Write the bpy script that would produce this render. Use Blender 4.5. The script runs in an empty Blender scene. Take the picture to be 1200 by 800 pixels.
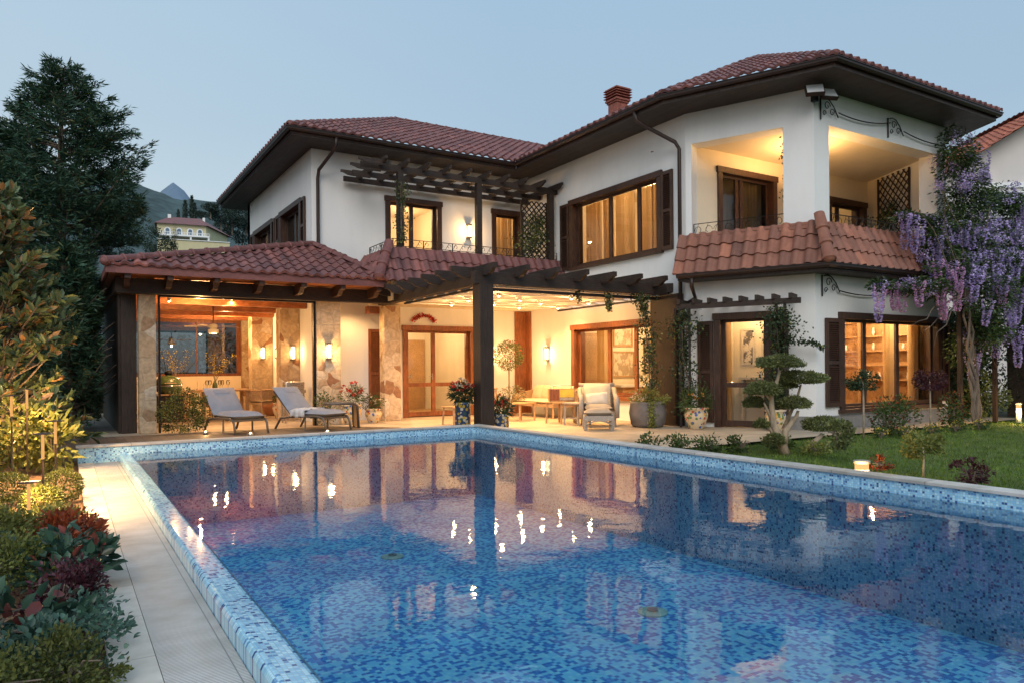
import bpy, bmesh, math, random
import numpy as np
from mathutils import Vector, Matrix
random.seed(7); rng = np.random.default_rng(11)
S = bpy.context.scene
COL = S.collection
R = math.radians
PI = math.pi
# ------------------------------------------------------------------ materials
def newmat(name):
    m = bpy.data.materials.new(name); m.use_nodes = True
    nt = m.node_tree; nt.nodes.clear()
    out = nt.nodes.new('ShaderNodeOutputMaterial')
    return m, nt, out
def N(nt, t, **k):
    n = nt.nodes.new('ShaderNode' + t)
    for a, b in k.items():
        if a.startswith('i_'):
            n.inputs[a[2:].replace('_', ' ')].default_value = b
        else: setattr(n, a, b)
    return n
def c4(c): return (c[0], c[1], c[2], 1)
def ramp(nt, fac, stops, interp='LINEAR'):
    r = nt.nodes.new('ShaderNodeValToRGB'); r.color_ramp.interpolation = interp
    while len(r.color_ramp.elements) < len(stops): r.color_ramp.elements.new(.5)
    for e, (p, c) in zip(r.color_ramp.elements, stops): e.position = p; e.color = c4(c)
    nt.links.new(fac, r.inputs[0]); return r.outputs[0]
def posn(nt, scale=(1, 1, 1), obj=False):
    if obj: g = N(nt, 'TexCoord').outputs['Object']
    else: g = N(nt, 'NewGeometry').outputs['Position']
    m = N(nt, 'Mapping'); m.inputs['Scale'].default_value = scale
    nt.links.new(g, m.inputs[0]); return m.outputs[0]
def noise(nt, vec, scale, detail=4, rough=.55):
    n = N(nt, 'TexNoise'); n.inputs['Scale'].default_value = scale; n.inputs['Detail'].default_value = detail
    n.inputs['Roughness'].default_value = rough; nt.links.new(vec, n.inputs['Vector']); return n.outputs[0]
def mixc(nt, f, a, b, mode='MIX'):
    m = N(nt, 'Mix', data_type='RGBA', blend_type=mode)
    for i, v in ((0, f), (6, a), (7, b)):
        if isinstance(v, (int, float)): m.inputs[i].default_value = v
        elif isinstance(v, tuple): m.inputs[i].default_value = c4(v)
        else: nt.links.new(v, m.inputs[i])
    return m.outputs[2]
def math_(nt, op, a, b=0.0, c=None):
    m = N(nt, 'Math', operation=op)
    for i, v in enumerate((a, b) if c is None else (a, b, c)):
        if isinstance(v, (int, float)): m.inputs[i].default_value = v
        else: nt.links.new(v, m.inputs[i])
    return m.outputs[0]
def bump(nt, h, strength=.3, dist=.01):
    b = N(nt, 'Bump'); b.inputs['Strength'].default_value = strength; b.inputs['Distance'].default_value = dist
    nt.links.new(h, b.inputs['Height']); return b.outputs[0]
def princ(nt, out, col, rough=.6, metal=0, nrm=None, spec=.5, emis=None, es=0):
    p = N(nt, 'BsdfPrincipled')
    if isinstance(col, tuple): p.inputs['Base Color'].default_value = c4(col)
    else: nt.links.new(col, p.inputs['Base Color'])
    if isinstance(rough, (int, float)): p.inputs['Roughness'].default_value = rough
    else: nt.links.new(rough, p.inputs['Roughness'])
    p.inputs['Metallic'].default_value = metal; p.inputs['Specular IOR Level'].default_value = spec
    if nrm is not None: nt.links.new(nrm, p.inputs['Normal'])
    if emis: p.inputs['Emission Color'].default_value = c4(emis); p.inputs['Emission Strength'].default_value = es
    nt.links.new(p.outputs[0], out.inputs[0]); return p
def basic(name, c, rough=.6, metal=0, var=.25, scale=6, bs=.15, bscale=60, spec=.5, st=(1, 1, 1), obj=False):
    m, nt, out = newmat(name)
    v = posn(nt, st, obj); n1 = noise(nt, v, scale, 5); n2 = noise(nt, v, bscale, 3)
    col = ramp(nt, n1, [(.3, tuple(x * (1 - var) for x in c)), (.7, tuple(min(1, x * (1 + var)) for x in c))])
    rr = math_(nt, 'MULTIPLY_ADD', n1, .25, rough - .12)
    princ(nt, out, col, rr, metal, bump(nt, n2, bs, .01), spec); return m
def emit(name, c, s):
    m, nt, out = newmat(name); e = N(nt, 'Emission'); e.inputs[0].default_value = c4(c); e.inputs[1].default_value = s
    nt.links.new(e.outputs[0], out.inputs[0]); return m
def leafm(name, a, b, rough=.5, trans=.22, cc=None):
    m, nt, out = newmat(name)
    g = N(nt, 'NewGeometry')
    st = [(0, a), (1, b)] if cc is None else [(0, a), (.8, b), (.9, cc)]
    col = ramp(nt, g.outputs['Random Per Island'], st)
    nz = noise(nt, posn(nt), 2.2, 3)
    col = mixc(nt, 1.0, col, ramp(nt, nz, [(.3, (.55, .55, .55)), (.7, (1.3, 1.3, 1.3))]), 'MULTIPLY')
    p = princ(nt, out, col, rough, spec=.35)
    t = N(nt, 'BsdfTranslucent'); nt.links.new(col, t.inputs[0])
    mx = N(nt, 'MixShader'); mx.inputs[0].default_value = trans
    nt.links.new(p.outputs[0], mx.inputs[1]); nt.links.new(t.outputs[0], mx.inputs[2]); nt.links.new(mx.outputs[0], out.inputs[0])
    return m
M = {}
def mk_plaster(name, c, dirt=.08):
    m, nt, out = newmat(name); v = posn(nt); vs = posn(nt, (1, 1, .18))
    n1 = noise(nt, v, .8, 5); n2 = noise(nt, v, 90, 4); n3 = noise(nt, vs, 2.4, 6, .65)
    f = math_(nt, 'MULTIPLY', n1, n3)
    col = ramp(nt, f, [(.12, tuple(x * (1 - dirt) for x in c)), (.32, c)])
    princ(nt, out, col, .85, nrm=bump(nt, n2, .25, .006), spec=.25); return m
M['plaster'] = mk_plaster('white_plaster', (.80, .79, .77))
M['cream'] = mk_plaster('cream_plaster', (.78, .68, .52))
M['pale_yellow'] = mk_plaster('pale_yellow_plaster', (.62, .55, .33))
M['pinkish'] = mk_plaster('pale_plaster', (.68, .63, .6))
M['plinth'] = basic('plinth_stone', (.22, .21, .2), .8, var=.2, scale=9)
def mk_tile(name, c):
    m, nt, out = newmat(name); v = posn(nt)
    wn = N(nt, 'TexVoronoi', feature='F1'); wn.inputs['Scale'].default_value = 3.6; nt.links.new(v, wn.inputs['Vector'])
    sep = N(nt, 'SeparateColor'); nt.links.new(wn.outputs['Color'], sep.inputs[0])
    n2 = noise(nt, v, 14, 6, .65); n3 = noise(nt, v, 1.1, 4)
    a = ramp(nt, sep.outputs[0], [(0, tuple(x * .86 for x in c)), (.5, c), (1, (min(1, c[0] * 1.1), c[1] * 1.14, c[2] * 1.14))])
    a = mixc(nt, 1., a, ramp(nt, n2, [(.3, (.86, .85, .85)), (.65, (1.05, 1.05, 1.05))]), 'MULTIPLY')
    a = mixc(nt, 1., a, ramp(nt, n3, [(.35, (.86, .87, .88)), (.65, (1.06, 1.05, 1.03))]), 'MULTIPLY')
    at = N(nt, 'Attribute'); at.attribute_name = 'tone'; tn = math_(nt, 'MULTIPLY_ADD', at.outputs['Fac'], 1., .5)
    a = mixc(nt, 1., a, ramp(nt, tn, [(0, (.62, .66, .72)), (.4, (.92, .92, .94)), (.75, (1.08, 1.04, 1.)), (1, (1.42, 1.3, 1.2))]), 'MULTIPLY')
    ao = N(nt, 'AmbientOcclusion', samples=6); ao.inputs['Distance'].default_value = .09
    a = mixc(nt, 1., a, ramp(nt, ao.outputs['AO'], [(.15, (.25, .22, .22)), (.85, (1., 1., 1.))]), 'MULTIPLY')  # occlusion shade multiplied into the tile colour, darkening the troughs
    princ(nt, out, a, .62, nrm=bump(nt, n2, .2, .01), spec=.4); return m
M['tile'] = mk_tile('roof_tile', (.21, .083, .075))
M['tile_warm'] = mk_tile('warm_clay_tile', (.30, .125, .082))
M['brick'] = basic('brick', (.3, .1, .07), .85, var=.35, scale=12)
def mk_wood(name, c, st, rough=.55, var=.45, spec=.35):
    m, nt, out = newmat(name); v = posn(nt, st)
    n1 = noise(nt, v, 7, 6, .65); n2 = noise(nt, posn(nt), 1.5, 3)
    col = ramp(nt, n1, [(.3, tuple(x * (1 - var) for x in c)), (.7, tuple(x * (1 + var) for x in c))])
    col = mixc(nt, 1., col, ramp(nt, n2, [(.3, (.75, .75, .75)), (.7, (1.2, 1.2, 1.2))]), 'MULTIPLY')
    princ(nt, out, col, rough, nrm=bump(nt, n1, .3, .008), spec=spec); return m
M['darkwood'] = mk_wood('dark_stained_timber', (.034, .021, .015), (6, 6, .7))
M['darkbeam'] = mk_wood('dark_weathered_beam', (.036, .023, .017), (1, 1, 6), .6)
M['frame'] = mk_wood('brown_window_frame', (.06, .03, .02), (5, 5, .8), .45)
M['redwood'] = mk_wood('red_brown_wood', (.22, .075, .03), (5, 5, .8), .45)
M['ceilwood'] = mk_wood('orange_ceiling_wood', (.36, .13, .05), (1, 6, 3), .5)
M['teak'] = mk_wood('teak', (.42, .25, .12), (4, 4, 4), .5, .25)
M['soffit'] = None
M['metal'] = basic('black_iron', (.015, .014, .014), .45, .6, .2)
M['gutter'] = basic('brown_gutter_metal', (.045, .028, .024), .4, .4, .15)
M['steel'] = basic('brushed_steel', (.5, .48, .45), .3, .9, .1)
M['white'] = basic('white_paint', (.78, .78, .77), .5, 0, .05)
M['offwhite'] = basic('off_white_cotton', (.62, .55, .45), .9, 0, .08, bscale=200)
M['greyfab'] = basic('grey_outdoor_fabric', (.25, .27, .32), .9, 0, .1, bscale=300, bs=.4)
M['taupe'] = basic('taupe_cushion_fabric', (.34, .29, .23), .9, 0, .1, bscale=250, bs=.4)
M['sling'] = basic('taupe_powder_coat', (.11, .09, .075), .5, .2, .1)
M['cushion'] = basic('ivory_cushion_fabric', (.62, .5, .34), .9, 0, .08, bscale=200, bs=.4)
M['rattan'] = basic('woven_rattan', (.38, .25, .14), .7, 0, .45, scale=60, bscale=90, bs=.8)
M['greyrattan'] = basic('grey_woven_rattan', (.36, .31, .26), .7, 0, .45, scale=70, bscale=90, bs=.8)
M['terracotta'] = basic('terracotta', (.42, .2, .11), .8, 0, .25)
M['greypot'] = basic('grey_stone_pot', (.16, .14, .13), .7, 0, .2)
M['soil'] = basic('dark_soil', (.05, .032, .02), .95, 0, .5, scale=20, bs=.6)
M['mulch'] = basic('bark_mulch', (.16, .09, .045), .95, 0, .6, scale=45, bscale=70, bs=1.)
M['bark'] = basic('grey_bark', (.16, .12, .09), .9, 0, .4, scale=14, bscale=30, bs=.7, st=(1, 1, .3))
M['palebark'] = basic('pale_bark', (.34, .27, .19), .85, 0, .35, scale=18, bscale=40, bs=.6, st=(1, 1, .4))
M['greenglaze'] = basic('green_ceramic_glaze', (.09, .13, .05), .25, 0, .2)
M['red'] = basic('red_petal', (.6, .03, .02), .6, 0, .2)
M['petalwhite'] = basic('white_petal', (.75, .68, .58), .6, 0, .1)
M['petalyellow'] = basic('yellow_petal', (.7, .5, .06), .6, 0, .2)
M['petalpink'] = basic('pink_petal', (.65, .2, .25), .6, 0, .2)
M['soffit'] = mk_paving('soffit_boards', (.045, .03, .024), .11, 60, .012, gc=(.015, .01, .008), rough=.55, var=.2) if False else None
M['concrete'] = basic('path_slab', (.36, .33, .28), .85, 0, .15)
M['lawn'] = basic('lawn_soil', (.07, .11, .02), .95, 0, .4)
M['ground'] = basic('dark_ground', (.035, .045, .02), .95, 0, .4, scale=.4)
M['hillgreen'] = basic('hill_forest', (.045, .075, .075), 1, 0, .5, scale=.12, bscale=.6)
M['mountain'] = basic('far_mountain', (.13, .19, .26), 1, 0, .25, scale=.02, bscale=.1)  # bluish distance haze put into the base colour
def mk_stone():
    m, nt, out = newmat('crazy_paved_stone'); v = posn(nt)
    nz = N(nt, 'TexNoise'); nz.inputs['Scale'].default_value = 2.2; nt.links.new(v, nz.inputs['Vector'])
    vv = mixc(nt, .3, v, nz.outputs['Color'], 'ADD')
    a = N(nt, 'TexVoronoi', feature='F1'); b = N(nt, 'TexVoronoi', feature='DISTANCE_TO_EDGE')
    for x in (a, b): x.inputs['Scale'].default_value = 3.3; nt.links.new(vv, x.inputs['Vector'])
    sep = N(nt, 'SeparateColor'); nt.links.new(a.outputs['Color'], sep.inputs[0])
    col = ramp(nt, sep.outputs[0], [(0, (.27, .13, .07)), (.16, (.42, .3, .19)), (.45, (.55, .43, .3)), (.7, (.5, .37, .24)), (1, (.6, .52, .42))])
    n2 = noise(nt, v, 12, 6, .6)
    col = mixc(nt, 1., col, ramp(nt, n2, [(.25, (.62, .6, .58)), (.7, (1.12, 1.1, 1.08))]), 'MULTIPLY')
    e = math_(nt, 'GREATER_THAN', b.outputs['Distance'], .014)
    col = mixc(nt, e, (.36, .28, .19), col)
    h = math_(nt, 'ADD', math_(nt, 'MINIMUM', math_(nt, 'MULTIPLY', b.outputs['Distance'], 9.), 1.), math_(nt, 'MULTIPLY', n2, .4))
    princ(nt, out, col, .85, nrm=bump(nt, h, .4, .015), spec=.25); return m
M['stone'] = mk_stone()
def cells(nt, vec, size, groutw=.1):
    """square cells of the given size: per-cell random value, grout mask (1 = tile)"""
    s = N(nt, 'Vector' + 'Math', operation='SCALE'); nt.links.new(vec, s.inputs[0]); s.inputs['Scale'].default_value = 1 / size
    o = N(nt, 'VectorMath', operation='ADD'); nt.links.new(s.outputs[0], o.inputs[0]); o.inputs[1].default_value = (.37, .37, .37)
    fl = N(nt, 'VectorMath', operation='FLOOR'); nt.links.new(o.outputs[0], fl.inputs[0])
    fr = N(nt, 'VectorMath', operation='FRACTION'); nt.links.new(o.outputs[0], fr.inputs[0])
    wn = N(nt, 'TexWhiteNoise', noise_dimensions='3D'); nt.links.new(fl.outputs[0], wn.inputs['Vector'])
    return wn.outputs['Value'], fr.outputs[0], fl.outputs[0]
def mk_mosaic(name, size, stops, axes, wet=.15, grout=(.35, .5, .58), gw=.07, clump=0.):
    m, nt, out = newmat(name)
    g = N(nt, 'NewGeometry').outputs['Position']
    s = N(nt, 'SeparateXYZ'); nt.links.new(g, s.inputs[0])
    cmb = N(nt, 'CombineXYZ')
    for i, ax in enumerate(axes): nt.links.new(s.outputs[ax], cmb.inputs[i])
    val, fr, fl = cells(nt, cmb.outputs[0], size)
    if clump:
        nz = noise(nt, fl, clump, 2); val = math_(nt, 'MULTIPLY_ADD', math_(nt, 'SUBTRACT', nz, .5), .8, val)
    col = ramp(nt, val, stops, 'CONSTANT')
    fs = N(nt, 'SeparateXYZ'); nt.links.new(fr, fs.inputs[0])
    def edge(o): return math_(nt, 'MULTIPLY', math_(nt, 'GREATER_THAN', o, gw), math_(nt, 'LESS_THAN', o, 1 - gw))
    e = math_(nt, 'MULTIPLY', edge(fs.outputs[0]), edge(fs.outputs[1]))
    big = noise(nt, g, 1.3, 3)
    col = mixc(nt, e, grout, col)
    col = mixc(nt, 1., col, ramp(nt, big, [(.3, (.82, .84, .86)), (.7, (1.1, 1.1, 1.08))]), 'MULTIPLY')
    princ(nt, out, col, wet, nrm=bump(nt, e, .25, .002), spec=.5); return m
LIGHTST = [(0, (.04, .1, .28)), (.09, (.12, .3, .55)), (.2, (.3, .58, .78)), (.45, (.38, .68, .85)), (.72, (.5, .78, .9)), (.93, (.26, .52, .75))]
M['mos_x'] = mk_mosaic('light_blue_glass_mosaic', .021, LIGHTST, ('Y', 'Z'))
M['mos_y'] = mk_mosaic('light_blue_glass_mosaic_end', .021, LIGHTST, ('X', 'Z'))
M['mos_top'] = mk_mosaic('light_blue_glass_mosaic_lip', .021, LIGHTST, ('X', 'Y'), .08)
M['mos_floor'] = mk_mosaic('deep_blue_mosaic', .036, [(0, (.03, .2, .62)), (.22, (.05, .28, .74)), (.42, (.2, .68, .98)), (.7, (.28, .78, .99)), (.88, (.18, .64, .97))], ('X', 'Y'), .5, (.2, .65, .96), .02, .35)
M['mos_deepwall'] = mk_mosaic('deep_blue_wall_mosaic', .036, [(0, (.012, .045, .2)), (.34, (.04, .16, .46)), (.58, (.09, .31, .72)), (.85, (.05, .2, .55))], ('Y', 'Z'), .4, (.07, .24, .58), .04)
def mk_paving(name, c, sx, sy, gap=.006, ox=0., oy=0., gc=(.2, .17, .13), rough=.5, var=.14):
    m, nt, out = newmat(name); g = N(nt, 'NewGeometry').outputs['Position']
    s = N(nt, 'SeparateXYZ'); nt.links.new(g, s.inputs[0])
    u = math_(nt, 'DIVIDE', math_(nt, 'ADD', s.outputs['X'], ox + 100), sx); v = math_(nt, 'DIVIDE', math_(nt, 'ADD', s.outputs['Y'], oy + 100), sy)
    fu = math_(nt, 'FRACT', u); fv = math_(nt, 'FRACT', v)
    cmb = N(nt, 'CombineXYZ'); nt.links.new(math_(nt, 'FLOOR', u), cmb.inputs[0]); nt.links.new(math_(nt, 'FLOOR', v), cmb.inputs[1])
    wn = N(nt, 'TexWhiteNoise', noise_dimensions='3D'); nt.links.new(cmb.outputs[0], wn.inputs['Vector'])
    n1 = noise(nt, g, 5, 6, .6); n4 = noise(nt, g, .9, 5, .65)
    col = ramp(nt, wn.outputs['Value'], [(0, tuple(x * (1 - var) for x in c)), (1, tuple(x * (1 + var) for x in c))])
    col = mixc(nt, 1., col, ramp(nt, n1, [(.3, (.8, .78, .75)), (.7, (1.1, 1.1, 1.1))]), 'MULTIPLY')
    col = mixc(nt, 1., col, ramp(nt, n4, [(.36, (.76, .74, .7)), (.58, (1.04, 1.04, 1.04))]), 'MULTIPLY')
    e = math_(nt, 'MULTIPLY', math_(nt, 'GREATER_THAN', fu, gap / sx), math_(nt, 'GREATER_THAN', fv, gap / sy))
    col = mixc(nt, e, gc, col)
    princ(nt, out, col, math_(nt, 'MULTIPLY_ADD', n1, .3, rough - .15), nrm=bump(nt, e, .5, .003), spec=.4); return m
M['soffit'] = mk_paving('soffit_boards', (.045, .03, .024), .11, 60, .012, gc=(.015, .01, .008), rough=.55, var=.2)
M['patio'] = mk_paving('travertine_patio', (.5, .41, .3), .6, .6)
M['deck'] = mk_paving('grooved_deck_boards', (.13, .095, .07), .14, 2.4, .008, gc=(.02, .015, .01), rough=.55, var=.25)
M['pavers'] = mk_paving('pale_stone_pavers', (.52, .49, .44), .5, .62, .006, ox=.35, rough=.7, gc=(.3, .27, .24))
M['coping'] = mk_paving('coping_stone', (.5, .48, .45), 50, .9, .008, rough=.6)
M['coping2'] = mk_paving('coping_stone_end', (.5, .48, .45), .9, 50, .008, rough=.6)
M['grate'] = mk_paving('white_overflow_grate', (.6, .58, .55), .6, .016, .006, ox=.2, gc=(.22, .21, .2), rough=.6, var=.03)
def mk_water():
    m, nt, out = newmat('pool_water')
    n1 = noise(nt, posn(nt, (1, 1, 1)), 5.5, 3, .5); n2 = noise(nt, posn(nt, (1, 1, 1)), 1.4, 2)
    h = math_(nt, 'ADD', n1, math_(nt, 'MULTIPLY', n2, 1.2))
    b = N(nt, 'Bump'); b.inputs['Strength'].default_value = .12; b.inputs['Distance'].default_value = .014; nt.links.new(h, b.inputs['Height'])
    fr = N(nt, 'Fresnel'); fr.inputs[0].default_value = 1.42; nt.links.new(b.outputs[0], fr.inputs['Normal'])
    gl = N(nt, 'BsdfGlossy'); gl.inputs['Roughness'].default_value = .012; gl.inputs['Color'].default_value = (1, 1, 1, 1); nt.links.new(b.outputs[0], gl.inputs['Normal'])
    tr = N(nt, 'BsdfTransparent'); tr.inputs[0].default_value = (.95, .99, 1, 1)
    mx = N(nt, 'MixShader'); nt.links.new(fr.outputs[0], mx.inputs[0]); nt.links.new(tr.outputs[0], mx.inputs[1]); nt.links.new(gl.outputs[0], mx.inputs[2])
    nt.links.new(mx.outputs[0], out.inputs[0]); return m
M['water'] = mk_water()
def mk_glass(name, refl=1.0, tint=(.94, .95, .93), r=.0):
    m, nt, out = newmat(name)
    fr = N(nt, 'Fresnel'); fr.inputs[0].default_value = 1.5
    gl = N(nt, 'BsdfGlossy'); gl.inputs['Roughness'].default_value = r
    tr = N(nt, 'BsdfTransparent'); tr.inputs[0].default_value = c4(tint)
    mx = N(nt, 'MixShader'); nt.links.new(math_(nt, 'MULTIPLY', fr.outputs[0], refl), mx.inputs[0]); nt.links.new(tr.outputs[0], mx.inputs[1]); nt.links.new(gl.outputs[0], mx.inputs[2])
    nt.links.new(mx.outputs[0], out.inputs[0]); return m
M['glass'] = mk_glass('window_glass', 1.4)
M['mirrorglass'] = mk_glass('veranda_glass', 5., (.6, .62, .62))
def mk_curtain():
    m, nt, out = newmat('sheer_curtain'); d = N(nt, 'BsdfDiffuse'); d.inputs[0].default_value = (.7, .52, .3, 1)
    t = N(nt, 'BsdfTranslucent'); t.inputs[0].default_value = (.75, .55, .3, 1)
    mx = N(nt, 'MixShader'); mx.inputs[0].default_value = .5; nt.links.new(d.outputs[0], mx.inputs[1]); nt.links.new(t.outputs[0], mx.inputs[2]); nt.links.new(mx.outputs[0], out.inputs[0]); return m
M['curtain'] = mk_curtain()
def mk_canvas():
    m, nt, out = newmat('awning_canvas'); d = N(nt, 'BsdfDiffuse'); d.inputs[0].default_value = (.72, .64, .5, 1)
    t = N(nt, 'BsdfTranslucent'); t.inputs[0].default_value = (.5, .5, .5, 1)
    mx = N(nt, 'MixShader'); mx.inputs[0].default_value = .12; nt.links.new(d.outputs[0], mx.inputs[1]); nt.links.new(t.outputs[0], mx.inputs[2]); nt.links.new(mx.outputs[0], out.inputs[0]); return m
M['canvas'] = mk_canvas()
def mk_majolica(name, base, cols):
    m, nt, out = newmat(name); v = posn(nt)
    a = N(nt, 'TexVoronoi', feature='F1'); a.inputs['Scale'].default_value = 15.; nt.links.new(v, a.inputs['Vector'])
    sep = N(nt, 'SeparateColor'); nt.links.new(a.outputs['Color'], sep.inputs[0])
    col = ramp(nt, sep.outputs[0], cols, 'CONSTANT')
    nz = noise(nt, v, 40, 2)
    e = math_(nt, 'LESS_THAN', math_(nt, 'ADD', a.outputs['Distance'], math_(nt, 'MULTIPLY', nz, .3)), .6)
    col = mixc(nt, e, base, col)
    princ(nt, out, col, .25); return m
M['majolica'] = mk_majolica('painted_majolica', (.62, .48, .3), [(0, (.5, .1, .04)), (.25, (.08, .12, .3)), (.45, (.12, .2, .07)), (.6, (.6, .5, .35)), (.85, (.6, .3, .06))])
M['bluepot'] = mk_majolica('blue_lemon_majolica', (.04, .07, .16), [(0, (.65, .6, .5)), (.45, (.6, .42, .05)), (.7, (.65, .6, .5)), (.88, (.05, .12, .1))])
# foliage
M['lf_conifer'] = leafm('conifer_needles', (.022, .06, .038), (.055, .125, .07), .6, .14)
M['lf_conifer2'] = leafm('conifer_needles_olive', (.08, .1, .035), (.13, .15, .05), .6, .12)
M['lf_magn'] = leafm('magnolia_leaf', (.07, .11, .05), (.17, .22, .1), .3, .12, (.3, .16, .06))
M['lf_light'] = leafm('light_green_leaf', (.12, .15, .03), (.3, .3, .08), .5, .3)
M['lf_mid'] = leafm('mid_green_leaf', (.04, .075, .02), (.1, .15, .04), .5, .25)
M['lf_dark'] = leafm('dark_green_leaf', (.018, .04, .014), (.05, .08, .03), .45, .2)
M['lf_box'] = leafm('box_leaf', (.05, .07, .015), (.13, .15, .04), .5, .2)
M['lf_olive'] = leafm('olive_grey_leaf', (.06, .085, .03), (.24, .26, .09), .5, .2)
M['lf_teal'] = leafm('blue_green_leaf', (.04, .09, .07), (.1, .19, .13), .5, .2)
M['lf_bergenia'] = leafm('broad_dark_leaf', (.02, .055, .04), (.06, .12, .075), .35, .2, (.2, .05, .04))
M['lf_purple'] = leafm('purple_leaf', (.035, .012, .018), (.1, .025, .035), .45, .25)
M['lf_red'] = leafm('russet_leaf', (.16, .03, .012), (.32, .07, .02), .5, .3)
M['lf_moss'] = leafm('fine_moss_leaf', (.07, .09, .02), (.15, .16, .035), .6, .2)
M['lf_wist'] = leafm('wisteria_leaf', (.03, .06, .02), (.09, .14, .04), .5, .25)
M['fl_wist'] = leafm('wisteria_petal', (.42, .3, .66), (.8, .68, .95), .6, .35)
M['fl_wist2'] = leafm('pink_wisteria_petal', (.6, .28, .55), (.85, .58, .8), .6, .35)
M['fl_white'] = leafm('white_blossom', (.5, .4, .3), (.75, .65, .5), .6, .3)
M['fl_yellow'] = leafm('yellow_blossom', (.5, .38, .04), (.75, .6, .12), .6, .3)
M['fl_red'] = leafm('red_blossom', (.4, .02, .01), (.65, .06, .04), .6, .3)
M['grass'] = leafm('grass_blade', (.075, .145, .02), (.16, .235, .035), .6, .25)
M['bgtree'] = leafm('background_leaf', (.02, .04, .025), (.05, .08, .045), .7, .1)
M['bgtree2'] = leafm('far_tree_leaf', (.035, .06, .05), (.055, .085, .065), .9, .0)
WARM = (1., .56, .215)
M['lamp'] = emit('lamp_glass_glow', (1., .72, .38), 4.5)
M['bulb'] = emit('bulb_glow', (1., .72, .4), 16.)
M['bollardglow'] = emit('bollard_glow', (1., .55, .2), 1.15)
M['pathglow'] = emit('path_light_glow', (1., .5, .16), .9)
# ------------------------------------------------------------------ geometry helpers
W = {}
def tag(o, label=None, cat=None, group=None, kind=None):
    if label: o['label'] = label
    if cat: o['category'] = cat
    if group: o['group'] = group
    if kind: o['kind'] = kind
    return o
def wloc(p): return W.get(p.name, Vector((0, 0, 0))) if p else Vector((0, 0, 0))
def link(o, parent):
    COL.objects.link(o)
    if parent: o.parent = parent; W[o.name] = wloc(parent)
def thing(name, label, cat, loc=(0, 0, 0), group=None, rz=0., local=False):
    o = bpy.data.objects.new(name, None); COL.objects.link(o); o.location = loc; o.rotation_euler = (0, 0, rz)
    o.empty_display_size = .1
    W[o.name] = Vector((0, 0, 0)) if local else Vector(loc)
    return tag(o, label, cat, group)
class Fr:
    def __init__(s, p, q):
        s.p = p; dx, dy = q[0] - p[0], q[1] - p[1]; s.L = math.hypot(dx, dy); s.d = (dx / s.L, dy / s.L); s.n = (s.d[1], -s.d[0])
    def pt(s, a, n, z): return (s.p[0] + s.d[0] * a + s.n[0] * n, s.p[1] + s.d[1] * a + s.n[1] * n, z)
    def rz(s): return math.atan2(s.n[0], -s.n[1])
WORLD = Fr((0, 0), (1, 0))
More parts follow.
